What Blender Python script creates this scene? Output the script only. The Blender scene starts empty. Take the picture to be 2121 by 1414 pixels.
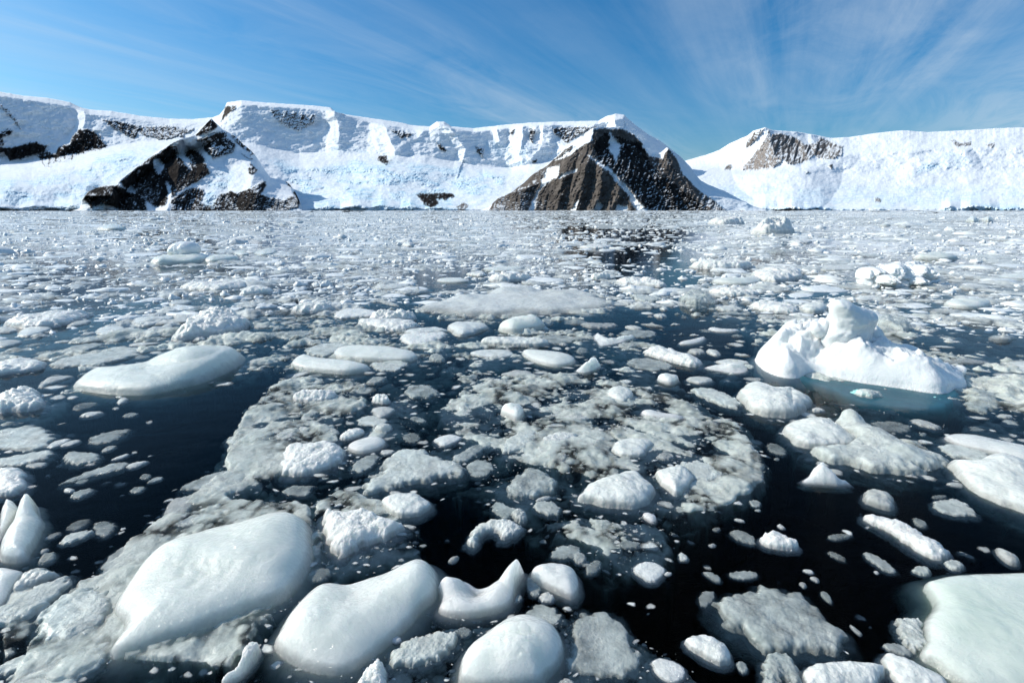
import bpy, math, random
import numpy as np
from mathutils import Vector
random.seed(7); RNG = np.random.default_rng(11)
SC = bpy.context.scene
COL = SC.collection
# ------------------------------------------------------------------ camera
F = 1060.5; CX = 1060.5; CY = 707.0; HZ = 434.0; CH = 2.5
TH = math.atan((CY - HZ) / F); CT = math.cos(TH); ST = math.sin(TH)
def rays(u, v):
    u = np.asarray(u, float); v = np.asarray(v, float)
    x = (u - CX) / F; y = (CY - v) / F
    return x, CT + y * ST, -ST + y * CT
def at(u, v, z=0.0):                       # point of the level z seen at photo pixel (u, v)
    dx, dy, dz = rays(u, v); t = (z - CH) / dz
    return dx * t, dy * t
def at_y(u, v, Y):                         # point at distance Y seen at (u, v)
    dx, dy, dz = rays(u, v); t = Y / dy
    return dx * t, Y, CH + dz * t
def to_px(x, y, z=0.0):
    zz = z - CH; d = y * CT - zz * ST; h = y * ST + zz * CT
    return CX + F * x / d, CY - F * h / d
cam = bpy.data.cameras.new('camera'); cam.lens = 18.0; cam.sensor_width = 36.0
cam.clip_start = 0.05; cam.clip_end = 60000
camo = bpy.data.objects.new('camera', cam); COL.objects.link(camo)
camo.location = (0, 0, CH); camo.rotation_euler = (math.pi / 2 - TH, 0, 0)
SC.camera = camo
# ------------------------------------------------------------------ numpy noise
_P = np.random.default_rng(3).permutation(512); _P = np.concatenate([_P, _P])
_G = np.random.default_rng(4).normal(size=(512, 2)); _G /= np.linalg.norm(_G, axis=1)[:, None]
_R = np.random.default_rng(5).random((512, 4))
def _h(i, j, s): return _P[(_P[(i + s * 17) & 511] + j) & 511]
def perlin(x, y, s=0):
    x = np.asarray(x, float); y = np.asarray(y, float)
    i = np.floor(x).astype(int); j = np.floor(y).astype(int); fx = x - i; fy = y - j
    u = fx * fx * fx * (fx * (fx * 6 - 15) + 10); w = fy * fy * fy * (fy * (fy * 6 - 15) + 10)
    def g(a, b):
        q = _G[_h(i + a, j + b, s)]; return q[..., 0] * (fx - a) + q[..., 1] * (fy - b)
    a = g(0, 0); b = g(1, 0); c = g(0, 1); d = g(1, 1)
    return 1.5 * ((a + (b - a) * u) * (1 - w) + (c + (d - c) * u) * w)
def fbm(x, y, s=0, o=4, gain=.5, ridged=False):
    t = 0; a = 1; n = 0
    for k in range(o):
        p = perlin(x * 2 ** k + 13.7 * k, y * 2 ** k - 7.3 * k, s + k)
        if ridged: p = 1 - 2 * np.abs(p)
        t = t + a * p; n += a; a *= gain
    return t / n
def cells(x, y, s=0, jit=.9):              # nearest feature point: distance, id value, edge distance
    i = np.floor(x).astype(int); j = np.floor(y).astype(int)
    f1 = np.full(x.shape, 9.); f2 = np.full(x.shape, 9.); idv = np.zeros(x.shape); id2 = np.zeros(x.shape)
    for a in (-1, 0, 1):
        for b in (-1, 0, 1):
            q = _R[_h(i + a, j + b, s)]
            px = i + a + .5 + jit * (q[..., 0] - .5); py = j + b + .5 + jit * (q[..., 1] - .5)
            ang = q[..., 3] * 3.14159; e = .55 + .45 * q[..., 2]
            dx = x - px; dy = y - py
            rx = dx * np.cos(ang) + dy * np.sin(ang); ry = (-dx * np.sin(ang) + dy * np.cos(ang)) / e
            d = np.sqrt(rx * rx + ry * ry)
            n = d < f1
            f2 = np.where(n, f1, np.minimum(f2, d)); idv = np.where(n, q[..., 2], idv); id2 = np.where(n, q[..., 3], id2)
            f1 = np.where(n, d, f1)
    return f1, f2 - f1, idv, id2
def sdf(x, y, P):                           # signed distance, > 0 inside
    P = np.asarray(P, float); x = np.asarray(x, float); y = np.asarray(y, float)
    d = np.full(x.shape, 1e18); ins = np.zeros(x.shape, bool); n = len(P)
    for k in range(n):
        ax, ay = P[k]; bx, by = P[(k + 1) % n]; ex, ey = bx - ax, by - ay
        L = ex * ex + ey * ey + 1e-12
        t = np.clip(((x - ax) * ex + (y - ay) * ey) / L, 0, 1)
        qx = x - ax - t * ex; qy = y - ay - t * ey
        d = np.minimum(d, qx * qx + qy * qy)
        if ay != by:
            c = ((ay > y) != (by > y)) & (x < ex * (y - ay) / (by - ay) + ax)
            ins ^= c
    return np.sqrt(d) * np.where(ins, 1, -1)
def line_d(x, y, P):                        # signed side distance to a polyline and parameter along it
    best = np.full(x.shape, 1e18); sd = np.zeros(x.shape); tt = np.zeros(x.shape); n = len(P)
    for k in range(n - 1):
        ax, ay = P[k]; bx, by = P[k + 1]; ex, ey = bx - ax, by - ay; L = ex * ex + ey * ey
        t = np.clip(((x - ax) * ex + (y - ay) * ey) / L, 0, 1)
        qx = x - ax - t * ex; qy = y - ay - t * ey; d = qx * qx + qy * qy
        m = d < best; best = np.where(m, d, best)
        sd = np.where(m, (ex * qy - ey * qx) / np.sqrt(L * d + 1e-9), sd); tt = np.where(m, (k + t) / (n - 1), tt)
    return np.sqrt(best), sd, tt
def sm(a, b, x):
    t = np.clip((x - a) / (b - a), 0, 1); return t * t * (3 - 2 * t)
def chaikin(P, n=2):
    P = np.asarray(P, float)
    for _ in range(n):
        Q = np.roll(P, -1, 0); P = np.stack([.75 * P + .25 * Q, .25 * P + .75 * Q], 1).reshape(-1, 2)
    return P
# ------------------------------------------------------------------ objects
def tag(o, label=None, cat=None, group=None, kind=None):
    if label: o['label'] = label
    if cat: o['category'] = cat
    if group: o['group'] = group
    if kind: o['kind'] = kind
    return o
def mesh_obj(name, V, Fc, mat, parent=None, loc=(0, 0, 0), smooth=True, col=None):
    V = np.asarray(V, np.float32); Fc = np.asarray(Fc, np.int32)
    me = bpy.data.meshes.new(name); k = Fc.shape[1]
    me.vertices.add(len(V)); me.vertices.foreach_set('co', V.ravel())
    me.loops.add(Fc.size); me.loops.foreach_set('vertex_index', Fc.ravel())
    me.polygons.add(len(Fc)); me.polygons.foreach_set('loop_start', np.arange(0, Fc.size, k, dtype=np.int32))
    me.polygons.foreach_set('loop_total', np.full(len(Fc), k, np.int32))
    me.polygons.foreach_set('use_smooth', np.full(len(Fc), smooth))
    if col is not None:
        a = me.attributes.new('mask', 'FLOAT_COLOR', 'POINT'); a.data.foreach_set('color', np.asarray(col, np.float32).ravel())
    me.update(calc_edges=True); me.validate()
    me.materials.append(mat)
    o = bpy.data.objects.new(name, me); COL.objects.link(o); o.location = loc
    if parent: o.parent = parent
    return o
def empty(name, loc):
    o = bpy.data.objects.new(name, None); COL.objects.link(o); o.location = loc; o.empty_display_size = .2; return o
# ------------------------------------------------------------------ materials
def new_mat(name):
    m = bpy.data.materials.new(name); m.use_nodes = True; nt = m.node_tree; nt.nodes.clear()
    out = nt.nodes.new('ShaderNodeOutputMaterial')
    def N(t, **kw):
        n = nt.nodes.new('ShaderNode' + t)
        for k, v in kw.items():
            if k[0] == '_': setattr(n, k[1:], v)
            else:
                key = k.replace('__', ' ')
                n.inputs[int(key[1:]) if key[0] == 'i' and key[1:].isdigit() else key].default_value = v
        return n
    L = nt.links.new
    return m, N, L, out
def ramp(n, stops):
    r = n.color_ramp
    while len(r.elements) > 1: r.elements.remove(r.elements[-1])
    r.elements[0].position = stops[0][0]; r.elements[0].color = (*stops[0][1], 1)
    for p, c in stops[1:]:
        e = r.elements.new(p); e.color = (*c, 1)
    return n
def g3(v): return (v, v, v)
def ice_material(name, ca, cb, sss=.35, clear=0., rough=.38, grain=22., gstr=.35, glint=.5, sr=.1, cs=3.5, cr_=(.22, .2), thin=True):
    m, N, L, out = new_mat(name)
    co = N('TexCoord'); ge = N('NewGeometry')
    n1 = N('TexNoise', Scale=2.2, Detail=6., Roughness=.6); L(ge.outputs['Position'], n1.inputs['Vector'])
    cr = ramp(N('ValToRGB'), [(.32, ca), (.68, cb)]); L(n1.outputs['Fac'], cr.inputs[0])
    n2 = N('TexNoise', Scale=grain, Detail=5., Roughness=.72); L(ge.outputs['Position'], n2.inputs['Vector'])
    vo = N('TexVoronoi', Scale=grain * 2.2); L(ge.outputs['Position'], vo.inputs['Vector'])
    n5 = N('TexNoise', Scale=3.2, Detail=5., Roughness=.6, Distortion=.6); L(ge.outputs['Position'], n5.inputs['Vector'])
    b0 = N('Bump', Strength=.30, Distance=.09); L(n5.outputs['Fac'], b0.inputs['Height'])
    pm = N('MapRange'); pm.inputs[1].default_value = .40; pm.inputs[2].default_value = .62; pm.inputs[3].default_value = .4 * gstr; pm.inputs[4].default_value = min(1., 2.4 * gstr); L(n1.outputs['Fac'], pm.inputs[0])
    b1 = N('Bump', Distance=.035); L(pm.outputs[0], b1.inputs['Strength']); L(n2.outputs['Fac'], b1.inputs['Height']); L(b0.outputs[0], b1.inputs['Normal'])
    b2 = N('Bump', Strength=glint, Distance=.02); L(vo.outputs['Distance'], b2.inputs['Height']); L(b1.outputs[0], b2.inputs['Normal'])
    p = N('BsdfPrincipled', Roughness=rough, IOR=1.31)
    L(cr.outputs[0], p.inputs['Base Color']); L(b1.outputs[0], p.inputs['Normal'])
    p.inputs['Subsurface Weight'].default_value = sss
    p.inputs['Subsurface Radius'].default_value = (.85, .95, .9); p.inputs['Subsurface Scale'].default_value = sr
    p.inputs['Coat Weight'].default_value = .6; p.inputs['Coat Roughness'].default_value = .07; p.inputs['Coat IOR'].default_value = 1.31
    L(b2.outputs[0], p.inputs['Coat Normal'])
    if thin:                                 # thin rims and wet edges are glassy: opacity follows the thickness stored in the mesh
        tr = N('BsdfTransparent'); mx = N('MixShader'); at2 = N('Attribute', _attribute_name='mask'); sp2 = N('SeparateColor'); L(at2.outputs['Color'], sp2.inputs[0])
        n3 = N('TexNoise', Scale=cs, Detail=7., Roughness=.65); L(ge.outputs['Position'], n3.inputs['Vector'])
        mr = N('MapRange'); mr.inputs[1].default_value = .3; mr.inputs[2].default_value = .7
        mr.inputs[3].default_value = 1 - clear + cr_[0]; mr.inputs[4].default_value = 1 - clear - cr_[1]
        L(n3.outputs['Fac'], mr.inputs[0]); mu = N('Math', _operation='MULTIPLY', _use_clamp=True); L(mr.outputs[0], mu.inputs[0]); L(sp2.outputs[0], mu.inputs[1]); L(mu.outputs[0], mx.inputs[0])
        L(tr.outputs[0], mx.inputs[1]); L(p.outputs[0], mx.inputs[2]); L(mx.outputs[0], out.inputs[0])
    else: L(p.outputs[0], out.inputs[0])
    return m
M = {}
M['white'] = ice_material('white_ice', (.67, .705, .64), (.79, .82, .745), sss=.9, grain=16., gstr=.25, glint=.8, sr=.35, clear=0., cs=12., cr_=(.25, .0))
M['rough'] = ice_material('granular_white_ice', (.72, .73, .685), (.87, .87, .82), sss=.7, grain=20., gstr=.55, glint=1., sr=.1, clear=.0, cs=14., cr_=(.3, .1))
M['wet'] = ice_material('wet_grey_ice', (.60, .65, .60), (.78, .81, .755), sss=.35, clear=.1, grain=26., gstr=.4, glint=1., rough=.3, sr=.06, cs=9., cr_=(.15, .3))
M['wet2'] = ice_material('pale_wet_ice', (.66, .685, .635), (.82, .83, .775), sss=.5, grain=16., gstr=.3, glint=.8, rough=.3, sr=.12, clear=.04, cs=9., cr_=(.2, .15))
M['clear'] = ice_material('clear_grey_ice', (.50, .555, .52), (.70, .74, .70), sss=.3, clear=.42, grain=20., gstr=.3, glint=.9, rough=.22, sr=.06, cs=6., cr_=(.25, .3))
M['slush'] = ice_material('slush_ice', (.58, .63, .57), (.84, .87, .79), sss=.4, clear=.0, grain=30., gstr=.3, glint=1., rough=.3, sr=.08, cs=9., cr_=(.1, .3))
M['brash'] = ice_material('brash_ice', (.66, .68, .63), (.84, .85, .80), sss=.4, clear=.1, grain=18., gstr=.4, glint=.8, sr=.05, cs=14., cr_=(.2, .2))
M['green'] = ice_material('pale_green_ice', (.56, .64, .56), (.72, .77, .68), sss=.8, grain=7., gstr=.18, glint=.35, rough=.3, sr=.3, cs=3., clear=.0, cr_=(.25, .1))
M['berg'] = ice_material('compact_white_ice', (.80, .82, .80), (.88, .895, .87), sss=.45, grain=6., gstr=.25, glint=.2, rough=.5, sr=.16, thin=False)
M['slush2'] = ice_material('distant_slush_ice', (.62, .66, .62), (.84, .86, .82), sss=0., grain=8., gstr=.5, glint=.5, rough=.45, clear=0., cs=3., cr_=(.1, .35))
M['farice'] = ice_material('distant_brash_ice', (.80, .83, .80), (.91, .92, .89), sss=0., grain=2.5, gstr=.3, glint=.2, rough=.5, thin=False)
# mountains: mask = (rock, blue ice, rock tone)
m, N, L, out = new_mat('snow_and_rock'); M['mountain'] = m
at_ = N('Attribute', _attribute_name='mask'); sp = N('SeparateColor'); L(at_.outputs['Color'], sp.inputs[0])
ge = N('NewGeometry')
nr = N('TexNoise', Scale=.045, Detail=8., Roughness=.65); L(ge.outputs['Position'], nr.inputs['Vector'])
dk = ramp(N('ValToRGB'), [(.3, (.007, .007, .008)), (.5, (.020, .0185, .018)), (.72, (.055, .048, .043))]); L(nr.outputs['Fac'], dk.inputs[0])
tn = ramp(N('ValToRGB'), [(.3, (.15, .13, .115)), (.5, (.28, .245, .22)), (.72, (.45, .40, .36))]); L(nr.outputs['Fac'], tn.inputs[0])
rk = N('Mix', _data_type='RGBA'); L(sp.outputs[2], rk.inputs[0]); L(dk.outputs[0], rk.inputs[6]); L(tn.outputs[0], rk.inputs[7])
ns = N('TexNoise', Scale=.03, Detail=9., Roughness=.7); L(ge.outputs['Position'], ns.inputs['Vector'])
sn = ramp(N('ValToRGB'), [(.3, (.76, .82, .88)), (.55, (.86, .89, .91)), (.8, (.92, .93, .93))]); L(ns.outputs['Fac'], sn.inputs[0])
bi = ramp(N('ValToRGB'), [(.35, (.42, .66, .82)), (.55, (.74, .86, .92)), (.75, (.88, .92, .94))]); L(ns.outputs['Fac'], bi.inputs[0])
si = N('Mix', _data_type='RGBA'); L(sp.outputs[1], si.inputs[0]); L(sn.outputs[0], si.inputs[6]); L(bi.outputs[0], si.inputs[7])
fin = N('Mix', _data_type='RGBA'); L(sp.outputs[0], fin.inputs[0]); L(si.outputs[2], fin.inputs[6]); L(rk.outputs[2], fin.inputs[7])
bp = N('Bump', Strength=.6, Distance=3.); L(nr.outputs['Fac'], bp.inputs['Height'])
p = N('BsdfPrincipled', Roughness=.75); p.inputs['Specular IOR Level'].default_value = 0.
L(fin.outputs[2], p.inputs['Base Color']); L(bp.outputs[0], p.inputs['Normal']); L(p.outputs[0], out.inputs[0])
# water: a clear rippled surface over a body that absorbs light
m, N, L, out = new_mat('sea_water'); M['water'] = m
ge = N('NewGeometry'); mp = N('Mapping'); L(ge.outputs['Position'], mp.inputs[0]); mp.inputs['Scale'].default_value = (1, 1.6, 1)
w1 = N('TexNoise', Scale=2.6, Detail=4., Roughness=.55); L(mp.outputs[0], w1.inputs['Vector'])
w2 = N('TexNoise', Scale=.5, Detail=2.); L(mp.outputs[0], w2.inputs['Vector'])
b1 = N('Bump', Strength=.25, Distance=.02); L(w1.outputs['Fac'], b1.inputs['Height'])
b2 = N('Bump', Strength=.2, Distance=.05); L(w2.outputs['Fac'], b2.inputs['Height']); L(b1.outputs[0], b2.inputs['Normal'])
fr = N('Fresnel', IOR=1.33); L(b2.outputs[0], fr.inputs['Normal'])
fs = N('Math', _operation='POWER'); fs.inputs[1].default_value = 1.7; L(fr.outputs[0], fs.inputs[0])
f2 = N('Math', _operation='MULTIPLY', _use_clamp=True); f2.inputs[1].default_value = 1.7; L(fs.outputs[0], f2.inputs[0]); fs = f2
gl = N('BsdfGlossy', Roughness=.05); L(b2.outputs[0], gl.inputs['Normal'])
tr = N('BsdfTransparent'); mx = N('MixShader'); L(fs.outputs[0], mx.inputs[0]); L(tr.outputs[0], mx.inputs[1]); L(gl.outputs[0], mx.inputs[2])
L(mx.outputs[0], out.inputs[0])
va = N('VolumeAbsorption', Density=3.4); va.inputs['Color'].default_value = (0., .32, .30, 1); L(va.outputs[0], out.inputs['Volume'])
def plain(name, c, r=.6):
    m, N, L, out = new_mat(name); p = N('BsdfPrincipled', Roughness=r); n = N('TexNoise', Scale=6., Detail=3.)
    cr = ramp(N('ValToRGB'), [(.3, tuple(x * .8 for x in c)), (.7, c)]); L(n.outputs['Fac'], cr.inputs[0])
    L(cr.outputs[0], p.inputs['Base Color']); L(p.outputs[0], out.inputs[0]); return m
# ------------------------------------------------------------------ sun and sky
SAZ = math.radians(-80); SEL = math.radians(33)
s = Vector((math.sin(SAZ) * math.cos(SEL), math.cos(SAZ) * math.cos(SEL), math.sin(SEL)))
sl = bpy.data.lights.new('sun', 'SUN'); sl.energy = 4.7; sl.angle = math.radians(.5); sl.color = (1, .935, .83)
so = bpy.data.objects.new('sun', sl); COL.objects.link(so); so.rotation_euler = s.to_track_quat('Z', 'Y').to_euler(); so.location = (-50, 20, 60)
W = bpy.data.worlds.new('World'); SC.world = W; W.use_nodes = True; nt = W.node_tree; nt.nodes.clear()
def N(t, **kw):
    n = nt.nodes.new('ShaderNode' + t)
    for k, v in kw.items():
        if k[0] == '_': setattr(n, k[1:], v)
        else: n.inputs[k].default_value = v
    return n
L = nt.links.new
sky = N('TexSky', _sky_type='NISHITA', _sun_disc=False, _sun_elevation=SEL, _sun_rotation=SAZ, _air_density=1., _dust_density=1.5, _ozone_density=2.2, _altitude=0.)
bg = N('Background', Strength=.10); ow = N('OutputWorld')
tc = N('TexCoord'); sx = N('SeparateXYZ'); L(tc.outputs['Generated'], sx.inputs[0])
def mth(op, a, b=None):
    n = N('Math', _operation=op)
    for i, q in enumerate((a, b)):
        if q is None: continue
        if isinstance(q, (int, float)): n.inputs[i].default_value = q
        else: L(q, n.inputs[i])
    return n.outputs[0]
zz = mth('ADD', mth('MAXIMUM', sx.outputs[2], 0.), .045)
px_ = mth('DIVIDE', sx.outputs[0], zz); py_ = mth('DIVIDE', sx.outputs[1], zz)
VA = math.radians(28.5)                     # the cirrus bands run towards this bearing
al = mth('ADD', mth('MULTIPLY', px_, math.sin(VA)), mth('MULTIPLY', py_, math.cos(VA)))
ac = mth('SUBTRACT', mth('MULTIPLY', px_, math.cos(VA)), mth('MULTIPLY', py_, math.sin(VA)))
def tex(sa, sc, scale, det, ox=0., dist=0., rough=.55):
    c = N('CombineXYZ'); L(mth('MULTIPLY', al, sa), c.inputs[0]); L(mth('ADD', mth('MULTIPLY', ac, sc), ox), c.inputs[1]); c.inputs[2].default_value = ox
    t = N('TexNoise', Scale=scale, Detail=det, Roughness=rough, Distortion=dist); L(c.outputs[0], t.inputs['Vector']); return t.outputs['Fac']
broad = tex(.09, .42, 1., 3., 3.1, .4); fine = tex(.08, 1.9, 1., 9., 7.7, .45, .62); wisp = tex(.5, 1.3, 1.5, 9., 1.2, .8, .66)
mask = N('MapRange'); mask.inputs[1].default_value = .40; mask.inputs[2].default_value = .66; L(broad, mask.inputs[0])
st = N('MapRange'); st.inputs[1].default_value = .42; st.inputs[2].default_value = .80; L(fine, st.inputs[0])
ws = N('MapRange'); ws.inputs[1].default_value = .35; ws.inputs[2].default_value = .75; L(wisp, ws.inputs[0])
# more cirrus to the right of the bearing x = 0, little of it to the left
side = N('MapRange'); side.inputs[1].default_value = -.75; side.inputs[2].default_value = .35; side.inputs[3].default_value = .5; side.inputs[4].default_value = 1.; L(sx.outputs[0], side.inputs[0])
cf = mth('MULTIPLY', mth('MULTIPLY', mth('ADD', mth('MULTIPLY', st.outputs[0], .6), mth('MULTIPLY', ws.outputs[0], .4)), mth('ADD', mth('MULTIPLY', mask.outputs[0], .85), .15)), side.outputs[0])
cf = mth('MINIMUM', mth('MULTIPLY', cf, 1.35), .5)
b1_ = N('MapRange'); b1_.inputs[1].default_value = .50; b1_.inputs[2].default_value = .72; L(sx.outputs[0], b1_.inputs[0])
b2_ = N('MapRange'); b2_.inputs[1].default_value = .30; b2_.inputs[2].default_value = .13; L(sx.outputs[2], b2_.inputs[0])
b3_ = N('MapRange'); b3_.inputs[1].default_value = .3; b3_.inputs[2].default_value = .6; L(wisp, b3_.inputs[0])
cf = mth('MAXIMUM', cf, mth('MULTIPLY', mth('MULTIPLY', b1_.outputs[0], b2_.outputs[0]), mth('MULTIPLY', b3_.outputs[0], .6)))
tint = N('Mix', _data_type='RGBA', _blend_type='MULTIPLY'); tint.inputs[0].default_value = 1.; L(sky.outputs[0], tint.inputs[6]); tint.inputs[7].default_value = (.62, .92, 1.12, 1)
cm = N('Mix', _data_type='RGBA'); L(cf, cm.inputs[0]); hs = N('HueSaturation', Saturation=1.18, Value=1.16); L(tint.outputs[2], hs.inputs['Color']); L(hs.outputs[0], cm.inputs[6]); cm.inputs[7].default_value = (6.2, 7.3, 8.4, 1)
L(cm.outputs[2], bg.inputs[0]); L(bg.outputs[0], ow.inputs[0])
# ------------------------------------------------------------------ render
SC.view_settings.view_transform = 'Standard'; SC.view_settings.look = 'None'; SC.view_settings.gamma = 1; SC.view_settings.exposure = 0
SC.render.engine = 'CYCLES'; c = SC.cycles
c.use_denoising = True; c.adaptive_threshold = .02; c.max_bounces = 5; c.diffuse_bounces = 2; c.glossy_bounces = 3; c.transmission_bounces = 3; c.transparent_max_bounces = 8
c.volume_bounces = 0; c.caustics_reflective = False; c.caustics_refractive = False; c.sample_clamp_indirect = 4.; c.sample_clamp_direct = 30.
# ------------------------------------------------------------------ mountains
def terrain(name, label, u0, u1, top, contours, ridges=(), rocks=(), snows=(), ices=(), step=1.35, rough=1., seed=0, back=900., Dtop=None, jag=1.1):
    """contours: (distance, [(u, v) ...]) from the shore up; top: skyline; every list in photo pixels, turned into real relief."""
    nu = int((u1 - u0) / step) + 1; us = np.linspace(u0, u1, nu)
    tv = np.interp(us, [p[0] for p in top], [p[1] for p in top])
    tv = tv + jag * fbm(us / 14., us * 0 + seed, seed + 1, 4, .6)
    vb = 439.5; tv = np.minimum(tv, vb - .5)
    nv = int((vb - tv.min()) / step) + 2
    t = np.linspace(0, 1, nv)[:, None]
    U = np.broadcast_to(us, (nv, nu)).copy(); V = vb + (tv[None, :] - vb) * t
    D = np.full(U.shape, 0.); prevv = np.full(nu, vb); prevd = contours[0][0]
    D[:] = prevd
    ks = [(d, np.interp(us, [p[0] for p in c], [p[1] for p in c])) for d, c in contours[1:]] + [(Dtop, tv)]
    for d, kv in ks:
        kv = np.minimum(np.maximum(kv, tv), prevv - .01)
        w = np.clip((prevv - V) / np.maximum(prevv - kv, .01), 0, 1)
        D = np.where(V < prevv, prevd + (d - prevd) * w, D)
        prevv = kv; prevd = d
    for _ in range(3):                      # round the breaks a little
        D[1:-1] = (D[:-2] + 2 * D[1:-1] + D[2:]) / 4
    scale = D / F
    wx = 7 * fbm(U / 30., V / 30., seed + 5, 3); wy = 7 * fbm(U / 30., V / 30., seed + 9, 3)
    for P, A, wl, wr in ridges:
        d, sd, tt = line_d(U + .8 * wx, V + .8 * wy, P)
        # left of the line on the picture = towards smaller u
        w = .5 * (wl + wr) + .5 * (wl - wr) * np.clip(sd * 1.02, -1, 1)
        k = np.clip(1 - d / w, 0, 1); D = D - A * k * (1 - .0 * tt)
    rock = np.zeros(U.shape); tone = np.zeros(U.shape); ice = np.zeros(U.shape); area = np.zeros(U.shape)
    nz = fbm(U / 11., V / 8., seed + 20, 6, .68); nz2 = fbm((U + .45 * V) / 4.5, V / 13., seed + 27, 4, .6)
    sel = []
    for P, cov, tn in rocks:
        bb = np.array(P); m = (U > bb[:, 0].min() - 12) & (U < bb[:, 0].max() + 12) & (V > bb[:, 1].min() - 12) & (V < bb[:, 1].max() + 12)
        if not m.any(): continue
        d = sdf(U[m] + .6 * wx[m], V[m] + .5 * wy[m], P); a = sm(-1.5, 1.5, d + 6. * (.6 * nz[m] + .7 * nz2[m]))
        area[m] = np.maximum(area[m], a); sel.append((m, a, cov, tn))
    snow = np.ones(U.shape)
    for P in snows:
        bb = np.array(P); m = (U > bb[:, 0].min() - 8) & (U < bb[:, 0].max() + 8) & (V > bb[:, 1].min() - 8) & (V < bb[:, 1].max() + 8)
        if m.any(): snow[m] *= 1 - sm(-1.5, 1.5, sdf(U[m] + .6 * wx[m], V[m] + .5 * wy[m], P) + 6. * nz[m] + 4. * nz2[m])
    area *= snow
    for P, k in ices:
        bb = np.array(P); m = (U > bb[:, 0].min() - 25) & (U < bb[:, 0].max() + 25) & (V > bb[:, 1].min() - 25) & (V < bb[:, 1].max() + 25)
        if not m.any(): continue
        ice[m] = np.maximum(ice[m], k * sm(-8, 8, sdf(U[m] + wx[m], V[m] + wy[m], P)))
    ice *= .25 + .75 * sm(-.28, .22, fbm((U + 2 * wx) / 55., (V + wy) / 20., seed + 61, 3, .5))
    # relief: rock ribs and ledges, icefall chop, gentle snow
    fl = fbm((U + .35 * V + .6 * wx) / 15., V / 70., seed + 31, 5, .6, True) + .6 * fbm(U / 8., V / 6., seed + 35, 5, .62) + .45 * fbm((U + wx) / 34., (V + .35 * U + wy) / 5., seed + 37, 4, .6, True)
    ch = fbm((U + 1.5 * wx + .5 * V) / 15., (V + wy) / 3.4, seed + 41, 5, .66, True) + .5 * (cells((U + wx) / 6., (V + wy) / 3.4, 13)[2] - .5)
    big = fbm(U / 60., V / 22., seed + 45, 4, .5)
    rw = sm(0, 1, area); mid = fbm((U + .3 * V) / 24., V / 11., seed + 47, 4, .6)
    D = D - scale * rough * (rw * 8.5 * fl + (1 - rw) * ice * 7. * ch + (1 - rw) * (13. * big + 6. * mid) + (1 - rw) * (1 - ice) * 2.2 * fbm(U / 9., V / 4., seed + 50, 5, .6))
    D = D - scale * (1 - rw) * ice * 3. * fbm(U / 3., V / 2., seed + 55, 2)
    X, Y, Z = at_y(U, V, D)
    # snow settles where the rock is least steep
    T1 = np.stack([np.gradient(q, axis=1) for q in (X, Y, Z)], -1); T2 = np.stack([np.gradient(q, axis=0) for q in (X, Y, Z)], -1)
    nn = np.cross(T1, T2); up = np.abs(nn[..., 2]) / (np.linalg.norm(nn, axis=-1) + 1e-9); up = up + .10 * nz + .10 * nz2
    for m, a, cov, tn in sel:
        k = up[m]; ok = a > .5
        if ok.sum() < 4: continue
        th = np.quantile(k[ok], min(.995, cov + .04)); r = a * sm(th + .05, th - .05, k)
        rock[m] = np.maximum(rock[m], r); tone[m] = np.where(a > .05, tn, tone[m])
    rock *= snow
    X, Y, Z = at_y(U, V, D)
    Z = np.where(t == 0, -6., Z)
    # far side of the ridge, falling away
    bx = X[-1] * (1 + back / np.maximum(D[-1], 1)); by = Y[-1] + back; bz = np.full(nu, -6.)
    mx, my, mz = (X[-1] * (1 + .3 * back / D[-1])), Y[-1] + .3 * back, Z[-1] * .82
    X = np.vstack([X, mx, bx]); Y = np.vstack([Y, my, by]); Z = np.vstack([Z, mz, bz])
    R = np.vstack([rock, rock[-1] * 0, rock[-1] * 0]); I = np.vstack([ice, ice[-1] * 0, ice[-1] * 0]); T = np.vstack([tone, tone[-1], tone[-1]])
    nv += 2
    idx = np.arange(nv * nu).reshape(nv, nu)
    Fc = np.stack([idx[:-1, :-1], idx[:-1, 1:], idx[1:, 1:], idx[1:, :-1]], -1).reshape(-1, 4)
    o = mesh_obj(name, np.stack([X, Y, Z], -1).reshape(-1, 3), Fc, M['mountain'], col=np.stack([R, I, T, np.ones_like(R)], -1).reshape(-1, 4))
    return tag(o, label, None, None, 'structure')
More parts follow.
